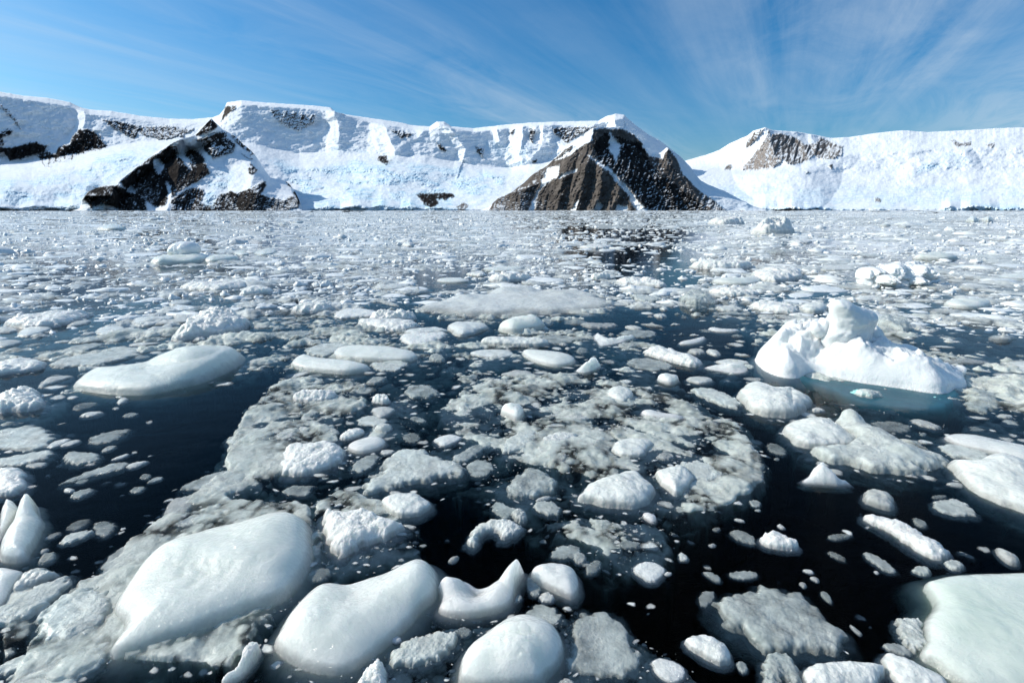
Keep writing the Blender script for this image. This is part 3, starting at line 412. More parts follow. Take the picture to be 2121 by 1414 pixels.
# ------------------------------------------------------------------ traced ice: region|style|height|points|label|short name
# regions are windows of the photograph (x0, y0, zoom); height is the visible rise in photo pixels
REG = {'A': (0, 880, 2.648), 'B': (700, 880, 2.648), 'C': (1410, 880, 2.648), 'D': (0, 430, 2.987), 'E': (700, 430, 2.987), 'F': (1410, 430, 2.983), 'Z': (0, 0, 1.)}
ICE = '''
A|s|52|620,1000 680,900 720,830 760,760 830,680 920,620 1050,570 1180,520 1290,510 1420,470 1530,445 1620,445 1680,480 1705,540 1720,640 1690,740 1650,830 1580,920 1500,970 1380,1010 1270,1060 1150,1110 1050,1160 900,1200 780,1240 600,1285 640,1200 690,1130 620,1060|largest smooth white ice floe, a broad rounded dome in the lower left|broad domed floe
Z|s|42|830,1160 868,1146 898,1158 910,1190 904,1230 870,1258 860,1275 835,1300 790,1345 740,1385 690,1402 620,1385 560,1340 578,1305 600,1262 640,1215 665,1200 690,1198 720,1205 780,1178|smooth white bone-shaped ice piece with a rounded knob at its upper end|bone-shaped white piece
Z|r|26|662,1050 700,1054 740,1050 765,1053 790,1066 815,1076 840,1082 822,1104 790,1117 757,1127 711,1158 690,1150 678,1115|white granular wedge of ice with a sharp upper edge, behind the bone-shaped piece|granular wedge
A|s|34|0,395 70,390 90,420 105,450 70,520 20,600 0,660|smooth white ice tooth cut by the left edge of the view|white tooth
A|s|40|105,450 130,405 190,388 205,430 205,470 240,510 215,570 200,640 160,700 160,745 90,760 0,750 0,660 30,590 70,520|pointed white ice chunk with a raised spike at the left edge|spiked white chunk
A|s|24|-60,770 0,766 40,765 100,778 138,792 95,845 55,925 40,970 0,1010 -60,1010|pale ice plate at the left edge below the spiked chunk|pale edge plate
A|l|16|55,925 100,840 160,790 220,772 300,790 320,810 240,850 150,890 80,930|leaf-shaped pale ice plate leaning on a long grey slab at left|leaf-shaped plate
A|g|12|-60,1020 80,960 90,930 250,860 360,815 390,820 370,870 320,930 240,1010 120,1080 -60,1130|long grey wet ice slab running off the left edge|long grey slab
A|g|14|190,1110 250,1010 330,940 450,880 540,890 600,920 615,980 600,1060 530,1120 430,1180 320,1220 260,1200 200,1160|grainy grey ice slab full of glints, left of the broad domed floe|glinting grey slab
A|g|8|-60,1340 60,1290 160,1240 270,1222 330,1232 200,1320 80,1355 -60,1380||
A|g|9|60,1375 150,1310 300,1240 450,1210 590,1185 600,1230 570,1290 500,1340 430,1400 400,1480 0,1480|flat triangular grey ice sheet in the bottom left corner|corner sheet
A|r|20|1340,1230 1420,1205 1430,1230 1400,1290 1370,1330 1310,1400 1220,1440 1220,1400 1290,1370 1320,1320|small upright white shard at the bottom edge left of centre|upright white shard
Z|r|20|588,925 612,916 650,914 690,912 712,922 712,950 690,965 650,980 606,990 580,980 580,950|blocky white ice chunk with a ragged top amid the slush behind the broad domed floe|blocky slush chunk
A|g|8|-40,40 60,12 180,-4 260,20 300,70 260,120 160,150 60,140 -40,130|rounded grey wet slab at the left edge beside the dark open water|rounded edge slab
A|g|7|-40,190 100,165 210,140 290,135 290,165 210,200 100,222 -40,232||
A|l|5|130,225 180,205 260,200 250,225 180,238||
A|r|14|-40,240 60,220 120,235 150,265 130,290 155,330 120,370 50,390 -40,385|lumpy white ice chunk at the left edge above the white tooth|lumpy edge chunk
A|g|8|360,150 410,140 470,150 540,150 545,195 480,215 400,220 350,200||
A|c|5|320,330 400,290 520,240 640,200 710,200 690,235 560,270 450,300 360,325|long thin glassy ice sliver floating in the dark water at left|long glassy sliver
A|l|6|690,225 740,200 820,190 790,215 710,245||
A|c|4|805,315 850,285 900,280 880,305 820,320||
A|l|6|345,355 375,340 410,350 405,368 365,372||
A|c|6|380,395 420,360 500,340 525,355 470,390 410,410||
A|g|8|330,660 340,620 400,590 500,570 515,585 460,620 390,650|small grey wedge of ice alone in the black water near the left edge|lone grey wedge
A|c|4|360,570 400,530 470,510 500,515 470,560 400,585||
A|c|4|520,590 510,540 570,520 640,540 620,580 570,625||
A|c|4|235,630 270,600 330,580 340,595 290,625||
A|g|9|205,755 230,710 290,690 312,705 300,745 240,770|small round sparkling ice ball between the spiked chunk and the slush|round sparkling ball
A|l|5|215,695 240,675 270,672 265,690 230,710||
A|c|5|470,100 530,50 620,30 720,15 690,50 630,90 540,110||
A|l|4|250,120 300,85 370,70 390,75 340,105 280,130||
A|l|5|325,115 380,85 430,75 445,85 400,110 350,120||
A|g|4|550,150 580,120 630,108 640,120 600,145||
A|l|4|600,195 650,170 710,150 700,170 650,190||
A|c|4|760,290 790,262 830,270 825,295 785,300||
A|c|4|705,370 730,340 790,330 800,345 760,375||
A|l|5|980,410 1010,385 1050,390 1040,420 1000,430||
A|l|6|1500,60 1560,20 1610,10 1635,40 1600,75 1530,85||
A|c|5|1635,20 1690,5 1700,30 1650,42||
A|c|6|1770,30 1830,15 1870,40 1830,70 1780,60||
A|g|7|1260,60 1400,40 1490,30 1480,80 1400,120 1300,130 1240,100||
A|l|6|1230,190 1280,150 1350,160 1340,200 1290,220||
A|g|5|960,540 1080,480 1170,480 1200,510 1100,540 990,560||
A|c|5|560,760 660,660 780,650 800,700 720,780 640,830 560,800||
B|s|50|660,1460 665,1320 690,1250 740,1180 800,1130 860,1070 920,1020 1000,992 1090,1005 1160,1050 1210,1100 1240,1180 1235,1260 1200,1330 1140,1400 1100,1460|smooth egg-shaped white ice dome at the bottom edge, centre|egg-shaped dome
B|c|10|1280,1060 1360,1020 1460,1010 1530,1060 1600,1150 1640,1250 1650,1320 1590,1370 1470,1390 1350,1380 1290,1340 1260,1280 1290,1180|translucent grey ice slab touching the right side of the egg-shaped dome|translucent slab
B|s|30|535,880 580,855 650,838 710,850 740,870 770,890 820,880 870,840 930,795 1000,770 1030,768 1010,810 980,860 970,920 950,980 900,1020 800,1050 700,1060 600,1055 545,1020 570,960 560,920|saddle-shaped white ice piece with one end drawn out to a thin raised horn|horned saddle piece
B|s|30|1060,780 1100,745 1170,730 1250,745 1300,780 1320,830 1325,900 1300,950 1270,960 1180,910 1100,860 1060,820|rounded ice boulder with a sharp lower edge right of the horned piece|rounded boulder
B|l|8|1100,950 1120,915 1160,910 1190,940 1180,970 1130,975||
B|c|5|1030,820 1080,850 1120,900 1100,940 1060,940 1040,900||
B|c|5|960,970 980,930 1005,925 1015,950 990,975||
B|l|14|715,670 712,620 740,570 800,520 870,503 940,510 1000,540 1010,570 960,610 900,632 890,600 860,577 820,580 785,615 745,665|crescent-shaped pale ice piece curling round a pool of black water|pale crescent
B|l|8|600,750 620,720 665,712 660,735 630,760||
B|l|12|945,490 970,450 1010,450 1040,490 1030,530 990,545|small round ice knob touching the tip of the pale crescent|round knob
B|g|7|1060,440 1120,410 1190,420 1225,465 1190,500 1110,490||
B|l|6|1080,410 1130,385 1175,388 1160,405 1100,425||
B|c|12|905,380 940,310 1000,260 1060,225 1130,250 1180,280 1210,320 1170,370 1070,410 960,405|glassy grey ice block left of the large hump in the middle slush|glassy grey block
B|w|26|1310,410 1340,360 1380,310 1440,290 1530,255 1600,225 1660,240 1700,290 1740,340 1730,400 1680,450 1590,470 1480,450 1380,430|large smooth hump of pale ice with a thin wet rim, right of centre|pale hump
B|w|20|1730,260 1790,220 1880,210 1930,240 1960,300 1900,370 1850,400 1790,340||
B|s|12|1665,485 1690,465 1740,490 1750,520 1730,545 1690,520|tiny bright white pebble of ice just below the pale hump|bright pebble
B|w|18|230,400 290,370 370,352 440,365 490,400 520,440 480,480 400,515 320,505 250,450|pale rounded ice chunk behind the granular wedge|pale rounded chunk
B|g|12|110,382 200,280 270,180 350,115 430,115 560,180 690,220 680,260 600,290 450,320 300,350 160,387|large triangular grey ice plate tilted up in the middle of the slush|triangular grey plate
B|c|8|600,200 720,120 830,82 850,100 780,150 690,215||
B|g|10|890,150 900,100 960,50 1040,20 1100,30 1090,80 1030,130 950,155|oval grey ice piece above the glassy block|oval grey piece
B|l|12|1110,80 1150,45 1220,30 1290,40 1330,60 1290,95 1210,125 1140,110||
B|l|9|1080,130 1120,105 1180,120 1195,160 1150,175 1100,160||
B|l|10|1190,180 1210,145 1245,140 1262,170 1245,205 1210,205||
B|c|5|1285,105 1330,85 1400,90 1430,125 1380,145 1310,130||
B|w|12|1490,130 1530,80 1600,60 1700,70 1740,100 1690,140 1690,172 1600,185 1520,160||
B|l|9|1740,180 1770,145 1830,150 1850,180 1790,200||
B|s|14|45,110 100,75 180,50 250,60 270,95 230,130 150,160 70,150|small ridged white chunk in the slush above the pale rounded chunk|ridged white chunk
B|r|11|0,80 40,40 90,15 150,20 130,55 60,85||
B|l|7|205,30 230,0 290,-5 300,25 250,48||
B|c|4|350,60 400,35 460,60 440,95 380,100||
B|c|5|60,240 120,180 200,150 230,170 200,220 120,270||
B|c|4|700,230 750,185 820,190 860,230 820,280 740,290|dark clear ice ball, almost black, at the tip of the triangular grey plate|dark clear ball
B|g|7|1300,700 1330,690 1365,720 1350,760 1310,765 1290,735||
B|c|6|1355,790 1390,745 1440,735 1450,770 1410,815 1365,830||
B|l|4|1790,810 1810,800 1835,808 1820,828 1790,825||
B|l|5|230,140 270,130 320,140 290,160 240,165||
B|g|12|270,1300 300,1240 380,1180 470,1140 590,1120 660,1130 650,1200 580,1270 500,1310 400,1330 310,1330|flat grey ice slab between the bone-shaped piece and the egg-shaped dome|flat grey slab
B|r|24|130,1380 170,1310 210,1280 260,1300 270,1430 260,1470 80,1470|ragged sparkling ice lump at the bottom edge left of the egg-shaped dome|ragged bottom lump
B|l|10|1210,1400 1250,1375 1300,1400 1310,1460 1200,1460||
B|r|8|310,1200 270,1170 300,1145 345,1160 350,1190||
C|c|16|175,990 240,935 330,920 410,895 470,875 560,890 640,900 690,950 730,1000 780,1060 830,1110 900,1140 905,1200 880,1250 800,1270 640,1265 520,1260 440,1240 350,1170 270,1100 200,1040|big dark grey translucent ice slab with a glinting upper rim, alone in black water|big translucent slab
C|w|18|10,1175 60,1140 130,1135 200,1160 250,1200 275,1260 270,1310 220,1325 150,1290 80,1240|speckled oval ice piece left of and below the big translucent slab|speckled oval
C|c|6|300,1300 330,1285 370,1320 365,1360 330,1365||
C|c|14|440,1300 470,1250 530,1230 590,1250 640,1310 670,1380 670,1470 600,1470 565,1350 535,1470 460,1470|glassy arch of clear ice at the bottom edge below the big translucent slab|glassy arch
C|w|20|665,1340 720,1300 820,1285 920,1280 1050,1290 1120,1310 1130,1350 1090,1400 1060,1470 700,1470 670,1380|broad smooth grey-white ice piece at the bottom edge right of the glassy arch|broad bottom piece
C|G|30|1320,845 1400,825 1560,802 1720,788 1900,785 2100,800 2200,1000 2200,1500 1640,1500 1480,1400 1400,1310 1310,1270 1340,1200 1330,1110 1330,1050 1370,1000 1392,968 1370,915|huge pale green ice block filling the bottom right corner|huge green block
C|g|12|1170,1060 1240,1055 1325,1050 1322,1110 1345,1180 1360,1225 1320,1240 1270,1250 1220,1190 1190,1120|pale green ice tongue against the left side of the huge green block|green tongue
C|c|8|1105,1200 1150,1188 1210,1200 1260,1240 1270,1270 1200,1262 1130,1235||
C|w|18|1105,1250 1140,1230 1200,1250 1270,1280 1330,1320 1400,1360 1460,1400 1480,1470 1210,1470 1150,1360 1110,1310|glossy white ice wedge under the corner of the huge green block|glossy wedge
C|r|16|995,480 1060,485 1130,500 1200,530 1260,555 1310,590 1380,630 1440,670 1470,700 1450,735 1390,740 1320,710 1240,650 1160,585 1080,540 1020,510|long lens-shaped white ice floe with a ragged upper rim, slanting down to the right|slanting lens floe
C|w|18|1000,390 1010,350 1050,335 1110,360 1160,390 1175,420 1165,475 1110,465 1050,440 1010,420|compact grey-white ice cube above the slanting lens floe|compact cube
C|P|26|650,315 700,270 740,230 775,222 810,260 850,300 950,325 880,335 780,325|small ice pyramid with a pointed top in black water, right of centre|small pyramid
C|c|5|470,100 510,95 560,120 585,160 540,168 480,140||
C|c|4|505,185 530,175 545,188 530,198||
C|r|18|-60,0 0,0||
C|s|16|1435,50 1490,32 1580,35 1680,55 1780,85 1880,110 2000,150 1950,220 1820,190 1700,150 1600,130 1500,90|upper white ridge of the ice raft at the right edge, long and narrow|upper right ridge
C|w|26|1455,170 1540,190 1620,220 1680,160 1760,140 1850,190 1950,240 2060,300 2060,520 1900,490 1780,440 1660,385 1570,320 1510,250|large greenish-white ice raft with a raised lump at the right edge|right-edge raft
C|r|16|430,610 470,590 510,575 560,600 600,630 650,660 645,685 590,690 520,680 450,660|small white ice chunk with a brown-stained tip in the black water at right|stained chunk
C|c|6|265,590 290,570 350,580 400,610 420,650 370,655 300,625||
C|c|5|795,615 850,590 960,600 900,625 840,635||
C|c|6|800,690 840,690 890,720 915,752 870,745 820,715||
C|c|5|1000,690 1050,700 1120,740 1180,790 1185,815 1130,810 1070,770 1020,730||
C|g|10|1265,800 1290,770 1350,770 1372,800 1360,832 1300,820||
C|g|9|1440,740 1500,735 1555,760 1550,790 1500,805 1460,780||
C|w|12|1715,655 1770,680 1830,710 1862,740 1850,775 1800,770 1750,720|teardrop-shaped pale ice piece near the right edge above the huge green block|pale teardrop
C|l|4|665,790 700,785 735,805 720,820 680,808||
C|l|5|705,830 735,825 762,845 755,868 720,850||
C|l|5|648,860 670,855 695,878 680,900 655,880||
C|c|5|765,905 800,910 825,945 835,985 800,970 770,935||
C|c|6|115,800 160,800 215,830 225,860 195,865 150,835||
C|c|3|255,810 330,795 410,800 430,830 370,850 280,840||
C|c|3|100,930 140,905 190,915 180,960 140,1000 100,990||
C|l|4|285,515 320,508 360,530 330,535||
C|l|5|525,550 545,535 580,570 550,573||
C|l|7|1445,320 1490,308 1540,318 1555,345 1500,340||
C|g|6|1460,405 1500,400 1560,430 1590,448 1530,448 1470,425||
C|c|4|1370,390 1420,380 1465,385 1450,405 1390,408||
C|c|6|1270,500 1330,520 1360,550 1330,570 1280,545||
C|c|4|165,570 200,555 225,570 200,590||
C|l|4|145,655 180,643 200,660 170,675||
C|g|6|-10,690 30,710 48,740 20,750 -10,745||
C|c|5|920,1085 960,1110 1000,1150 980,1160 940,1120||
C|l|3|1055,800 1075,795 1090,810 1075,822||
C|l|3|1180,300 1200,297 1218,305 1200,312||
C|c|3|400,465 425,458 445,468 425,478||
C|c|4|370,420 400,405 440,420 440,445 400,455||
C|g|8|1365,190 1400,168 1460,175 1480,210 1430,240 1380,225||
C|c|4|1305,50 1330,38 1355,50 1330,65||
Z|w|22|1620,885 1640,868 1675,864 1700,862 1722,858 1740,880 1760,900 1785,905 1780,922 1760,928 1700,930 1660,928 1635,910|white snowy ice lump on the left end of the ragged raft below the tall bergy bit|snowy raft lump
Z|g|20|1722,880 1740,862 1757,849 1775,870 1800,890 1850,907 1900,930 1960,955 1965,968 1880,984 1820,984 1765,966 1700,952 1670,935 1720,925 1780,920|ragged grey ice raft with a thin peaked crest, in front of the tall bergy bit|peaked raft
D|s|30|455,1090 500,1040 560,1000 650,990 750,985 850,975 920,920 1000,880 1100,862 1250,860 1400,855 1470,858 1505,880 1515,905 1460,960 1380,1010 1280,1060 1150,1100 1000,1140 900,1160 780,1160 640,1150 520,1130 460,1115|long smooth white ice floe with a folded hump, left of centre beside dark water|long smooth floe
D|R|30|1055,815 1090,770 1150,720 1190,680 1260,660 1330,620 1420,620 1480,650 1540,670 1550,700 1500,740 1420,770 1330,790 1220,810 1100,830|crumbly white ice mound behind the long smooth floe|crumbly mound
D|r|12|1110,490 1150,470 1250,460 1290,470 1350,450 1440,440 1540,460 1545,485 1450,505 1350,520 1200,515|knobbly white ice strip in the distance right of and below the ball-topped berg|knobbly strip
D|r|12|1480,540 1530,490 1600,485 1700,505 1690,525 1580,540 1490,550||
D|R|16|1800,640 1850,600 1950,590 2010,560 2060,580 2070,620 2000,650 1880,655 1810,650|small crumbly white ice heap left of the blue open water|small crumbly heap
D|R|24|-60,1190 70,1140 140,1100 210,1095 240,1130 270,1190 275,1230 200,1260 80,1265 -60,1275|granular white ice block at the left edge with a steep right end|granular edge block
D|l|8|235,1110 270,1065 310,1040 420,1032 460,1038 400,1060 310,1090 260,1120||
D|r|14|-60,975 40,950 140,930 200,925 290,955 280,985 180,1010 60,1030 -60,1045|rough white ice patch at the left edge beyond the long smooth floe|rough edge patch
D|g|9|280,985 350,950 450,920 600,890 700,860 800,850 870,870 880,900 820,930 700,960 550,985 400,992|long flat grainy floe just behind the long smooth floe|long grainy floe
D|g|6|375,890 430,860 520,840 620,835 650,850 560,880 470,905 380,920||
D|w|9|580,770 620,740 700,720 760,725 800,760 740,790 640,800|pale oval floe left of the crumbly mound|pale oval floe
D|w|10|810,700 850,670 950,670 1060,660 1080,680 1020,710 900,740 820,725|long pale floe touching the left end of the crumbly mound|long pale floe
D|l|6|860,775 900,755 980,750 1040,745 1030,770 940,785||
D|w|9|95,800 140,740 220,730 310,725 325,745 260,775 180,800||
D|l|8|-40,740 60,728 120,745 100,770 -40,785||
D|w|9|-40,820 80,810 150,820 120,845 40,865 -40,865||
D|l|7|415,735 440,710 530,690 575,695 540,720 450,738||
D|l|6|1560,735 1620,715 1680,725 1650,745 1580,752||
D|l|7|1520,960 1580,930 1650,925 1640,950 1560,975||
Z|s|20|600,757 606,740 618,731 640,728 660,738 700,746 740,750 772,762 750,771 720,776 690,774 640,768|smooth white ice wedge with a raised left nose beside the dark open water|nosed white wedge
Z|s|18|688,732 700,715 745,709 800,712 838,722 860,728 867,740 850,750 800,750 740,747 700,742|long rounded white ice loaf just behind the nosed wedge|rounded loaf
D|l|7|725,1210 735,1180 780,1168 795,1185 770,1210 740,1220||
D|c|5|440,1250 480,1210 560,1200 610,1205 570,1240 480,1262||
D|l|6|490,1290 540,1260 620,1255 645,1265 590,1290 520,1300||
D|l|4|415,1175 450,1160 490,1165 460,1185 420,1185||
D|l|3|690,1245 715,1230 740,1235 725,1252||
Z|R|16|603,828 612,815 636,805 652,812 668,805 692,808 700,818 686,830 652,834 620,833|jagged white ice crust in the slush below the nosed wedge|jagged crust
D|l|5|1840,1380 1860,1350 1910,1350 1920,1380 1880,1390||
D|g|6|1985,1390 2010,1360 2070,1360 2100,1390 2050,1404||
D|c|4|750,1290 800,1265 860,1270 840,1290 780,1300||
D|l|8|930,465 980,445 1030,460 1000,475||
D|w|9|1040,595 1080,570 1180,565 1190,585 1130,605 1060,610||
E|l|14|470,622 560,590 680,560 760,545 860,530 950,510 1000,495 1100,490 1150,475 1190,500 1300,490 1450,495 1560,520 1640,550 1690,590 1600,630 1450,650 1300,655 1150,665 1000,680 880,670 700,650 560,645|widest flat ice raft with small lumps on top, behind the blue open water|wide flat raft
E|s|28|985,740 1040,700 1100,680 1170,660 1230,660 1260,690 1290,720 1250,750 1170,770 1080,785 1010,765|smooth tilted white ice block just in front of the wide flat raft|tilted white block
E|c|9|1255,680 1340,695 1325,730 1270,752||
E|w|12|670,740 690,705 780,700 870,700 930,715 935,740 870,770 800,800 730,800|pale wedge of ice left of the tilted white block|pale left wedge
E|w|14|865,830 920,800 1050,795 1180,805 1280,825 1320,840 1270,862 1100,860 940,850|long low spindle of white ice in front of the tilted white block|long spindle
E|s|16|1135,870 1180,862 1280,875 1400,895 1470,920 1470,960 1400,985 1330,988 1230,960 1150,910|glossy white ice log with a blunt right end, near the centre|glossy log
E|w|8|810,895 880,875 980,870 1060,880 1100,905 1050,930 920,930 830,915||
E|P|24|1470,1000 1500,960 1560,935 1620,930 1630,960 1590,1000 1530,1025 1480,1020|white ice fin with a squared tip standing out of the slush, centre right|white fin
E|r|14|1880,885 1930,860 1990,843 2060,880 2140,905 2230,940 2260,980 2200,990 2100,965 1980,925|narrow white ice ridge pointing towards the tall bergy bit|narrow ridge
F|P|16|130,975 200,950 300,960 370,945 410,970 415,1010 350,1030 250,1010|small white ice piece with an upturned tip left of the tall bergy bit|upturned piece
E|c|6|1770,950 1850,925 1950,930 2040,955 2080,990 2020,1010 1900,1010 1820,985|clear flat ice pane below the narrow ridge|clear pane
E|s|18|1970,1050 1990,1025 2040,1020 2100,1040 2115,1060 2080,1095 2030,1095|bright white ice cobble right of the white fin|bright cobble
E|P|16|1570,780 1610,745 1640,780 1700,800 1760,790 1820,775 1845,790 1780,820 1680,850 1620,860 1600,820|thin white ice blade with a pointed left end, right of the tilted white block|pointed blade
E|g|8|1720,850 1780,830 1850,830 1900,830 1860,860 1780,880||
E|l|9|1500,715 1540,705 1640,715 1700,710 1735,720 1700,745 1600,750 1520,740||
E|l|8|1775,735 1800,722 1860,735 1890,752 1850,762 1790,750||
E|g|6|1390,770 1420,750 1465,765 1440,785 1400,785||
E|l|8|1400,800 1480,795 1560,800 1530,820 1430,830||
E|c|5|1475,880 1500,862 1545,870 1550,895 1510,910 1480,900||
E|l|5|1355,845 1390,832 1430,845 1400,858||
E|l|4|1400,870 1420,860 1443,872 1425,883||
E|R|14|200,1195 230,1165 300,1155 325,1185 320,1215 260,1215|small white cap of ice left of the dark water in the middle|small white cap
E|w|10|200,1240 260,1225 330,1225 360,1250 300,1290 250,1315 220,1280||
E|w|12|220,1365 260,1335 310,1330 338,1350 310,1385 250,1395|oval pale ice disc below the small white cap|oval disc
E|c|10|405,1150 440,1100 520,1090 580,1095 640,1160 580,1180 450,1180|clear crumpled ice piece with dark edges right of the small white cap|crumpled clear piece
E|g|8|170,1085 220,1045 290,1045 300,1065 250,1090 190,1100||
E|g|9|560,930 590,900 640,905 665,950 620,958 580,950||
E|c|4|435,1300 480,1285 540,1310 550,1330 490,1330||
E|s|28|995,1250 1040,1210 1090,1205 1140,1210 1155,1250 1140,1310 1100,1330 1050,1290|bright faceted white ice lump at the very centre of the slush|faceted lump
E|w|14|1650,1140 1700,1100 1780,1100 1830,1130 1830,1180 1760,1220 1690,1190|round pale ice dome in the slush right of the faceted lump|round pale dome
E|l|9|1380,1290 1440,1285 1490,1275 1550,1300 1530,1320 1440,1325||
E|s|12|1870,1250 1920,1240 2000,1260 2100,1290 2160,1310 2100,1320 1980,1310 1890,1290|long white ice finger in the slush left of the split boulder|white finger
E|l|9|200,500 260,480 340,465 430,465 460,480 400,505 270,512||
E|l|9|340,530 400,510 520,500 570,510 500,530 400,542||
E|s|10|600,445 650,430 760,430 830,450 780,465 640,465||
E|s|9|885,380 920,362 1000,370 1140,355 1160,370 1100,390 960,400||
E|r|9|780,410 850,395 910,400 920,425 850,425||
E|R|14|920,435 980,405 1060,420 1150,415 1195,410 1200,435 1120,450 1000,465 940,455|knobbly white ice patch behind the wide flat raft|knobbly patch
E|r|10|380,790 440,770 560,770 660,760 680,790 600,830 500,860 400,840||
E|r|12|100,700 200,680 330,690 450,690 515,720 450,760 330,770 200,740|ragged white raft at the left shore of the blue open water|ragged raft
E|r|9|-20,640 60,620 170,620 250,640 270,665 150,680 -20,690||
E|g|8|1800,540 1870,530 1950,550 1970,530 2010,560 1960,585 1860,585||
E|l|8|1710,575 1780,570 1850,595 1780,608||
E|r|12|1560,430 1600,408 1690,425 1680,440 1580,450||
E|l|7|1985,625 2020,610 2050,628 2020,640||
E|l|8|1940,660 2000,650 2045,670 1990,690||
E|l|6|245,575 300,568 370,600 380,615 300,600||
E|l|8|1120,470 1180,445 1240,460 1220,480||
F|w|30|345,1140 370,1110 400,1070 450,1062 530,1080 600,1110 680,1100 760,1150 830,1180 800,1230 740,1280 680,1300 600,1300 500,1290 430,1260 390,1190|big grey-white ice boulder with a split face, in front of the tall bergy bit|split boulder
F|s|14|1420,310 1470,280 1560,275 1650,285 1730,315 1650,325 1500,320|smooth loaf-shaped white berg far off behind the lumpy white berg|distant white loaf
F|s|10|1945,425 1990,400 2121,397 2200,410 2200,445 2100,445 1990,440|low smooth white floe cut by the right edge, far off|low right floe
F|s|16|1620,590 1650,560 1720,560 1740,550 1830,550 1880,580 1930,590 1880,620 1760,630 1650,610|white ice hummock right of and behind the tall bergy bit|white hummock
F|w|9|1530,640 1570,620 1640,615 1700,640 1650,660 1560,660||
F|r|15|50,355 110,340 200,325 260,340 330,325 430,350 440,370 350,380 200,385 80,370||
F|r|16|430,400 470,375 550,375 640,370 730,385 760,420 700,450 600,465 480,460|rough white ice raft left of the lumpy white berg|rough far raft
F|s|12|165,455 270,430 340,440 400,415 470,410 520,450 440,480 280,480||
F|R|12|165,515 200,490 300,505 400,505 480,520 490,540 350,550 240,540||
F|c|22|-10,570 30,530 110,510 170,545 215,580 200,610 110,635 30,615|clear crumpled ice heap, greyish, in the middle distance left of the tall bergy bit|clear heap
F|l|9|195,610 260,600 350,610 400,630 340,645 230,640||
F|r|12|410,590 500,580 600,580 680,595 740,640 700,660 560,650 470,625|flat ragged floe behind the left end of the tall bergy bit|flat ragged floe
F|w|14|730,600 800,580 900,590 920,630 860,660 750,650||
F|l|7|465,660 530,655 600,675 580,695 500,690||
F|s|9|160,745 200,730 270,750 340,750 370,760 310,772 210,768|slim white ice bar in dark water left of the tall bergy bit|slim white bar
F|s|9|-10,830 60,815 130,790 160,795 130,830 60,848 -10,848||
F|l|9|35,880 80,865 140,875 155,895 110,912 50,900||
F|l|8|150,880 180,868 230,885 250,905 220,922 175,905||
F|w|9|20,1060 60,1040 140,1035 210,1060 180,1085 100,1095|pale ice disc left of the split boulder|pale disc
F|g|10|60,1120 120,1105 220,1120 320,1160 375,1210 360,1245 280,1240 180,1195 100,1150|dull grey leaf of ice below and left of the split boulder|dull grey leaf
F|l|8|800,1245 840,1228 900,1255 860,1265 810,1265||
F|l|8|1410,1305 1470,1300 1560,1330 1630,1365 1560,1372 1460,1340||
F|l|6|1950,1275 2000,1270 2065,1290 2020,1305 1960,1295||
F|l|12|1070,1130 1120,1115 1190,1130 1260,1165 1180,1180 1090,1160|white ice nugget floating over the turquoise ledge of the tall bergy bit|ledge nugget
F|c|10|1750,1190 1830,1150 1900,1110 1960,1180 1950,1240 1880,1280 1780,1260|clear greenish block right of the turquoise ledge|clear greenish block
F|c|20|1190,680 1280,665 1350,670 1420,700 1420,730 1390,800 1340,780 1250,740 1190,720|dark glassy ice block right behind the spire of the tall bergy bit|dark glassy block
F|l|8|1480,480 1560,465 1650,480 1680,505 1600,515 1500,500||
F|l|9|1700,490 1760,465 1850,470 1920,490 1890,510 1780,510||
F|s|8|1060,560 1110,540 1200,535 1240,555 1180,575 1100,575||
F|l|7|1195,625 1280,615 1370,630 1340,645 1240,640||
F|R|24|420,160 490,130 530,125 580,95 610,92 640,115 700,130 700,165 600,168 500,168|jagged white berg far off, topped by a small peak, right of the rocky peak|jagged far berg
F|r|12|160,98 200,75 290,70 390,85 385,103 250,106||
F|s|9|590,88 650,68 710,78 705,96 600,95||
F|s|12|1755,82 1775,60 1810,48 1850,72 1840,92 1780,92|left one of two rounded white lumps far off at right|left far lump
F|s|12|1856,84 1880,50 1920,50 1938,82 1900,92|right one of two rounded white lumps far off at right|right far lump
F|l|7|1220,112 1260,92 1300,112 1260,118||
F|l|6|1345,112 1380,98 1430,118 1370,126||
F|r|8|650,212 720,200 780,190 820,215 740,224||
F|c|9|520,272 600,258 700,270 680,287 560,290||
F|l|8|825,372 880,345 960,360 1080,365 1100,385 980,395 860,390||
F|w|7|925,480 1000,465 1100,490 1210,495 1190,510 1050,508||
D|s|12|590,138 630,120 665,108 700,90 735,88 785,125 770,140 650,143|small bluish berg with a rounded crown in the distance at left|bluish far berg
D|l|8|900,72 940,55 1000,60 1008,76 910,79||
D|l|7|520,167 560,150 620,160 600,173||
D|l|6|50,150 90,135 130,148 100,158||
D|l|6|1720,105 1750,85 1790,100 1760,112||
D|l|7|1800,95 1840,72 1880,92 1840,102||
D|s|9|1430,275 1500,255 1560,290 1480,300||
D|s|10|1560,285 1600,262 1670,242 1715,255 1700,285 1620,300||
E|l|8|640,220 740,208 860,212 850,226 720,230||
E|r|9|1480,245 1560,225 1700,232 1690,252 1560,258||
E|r|9|390,235 430,200 480,232 450,245||
'''
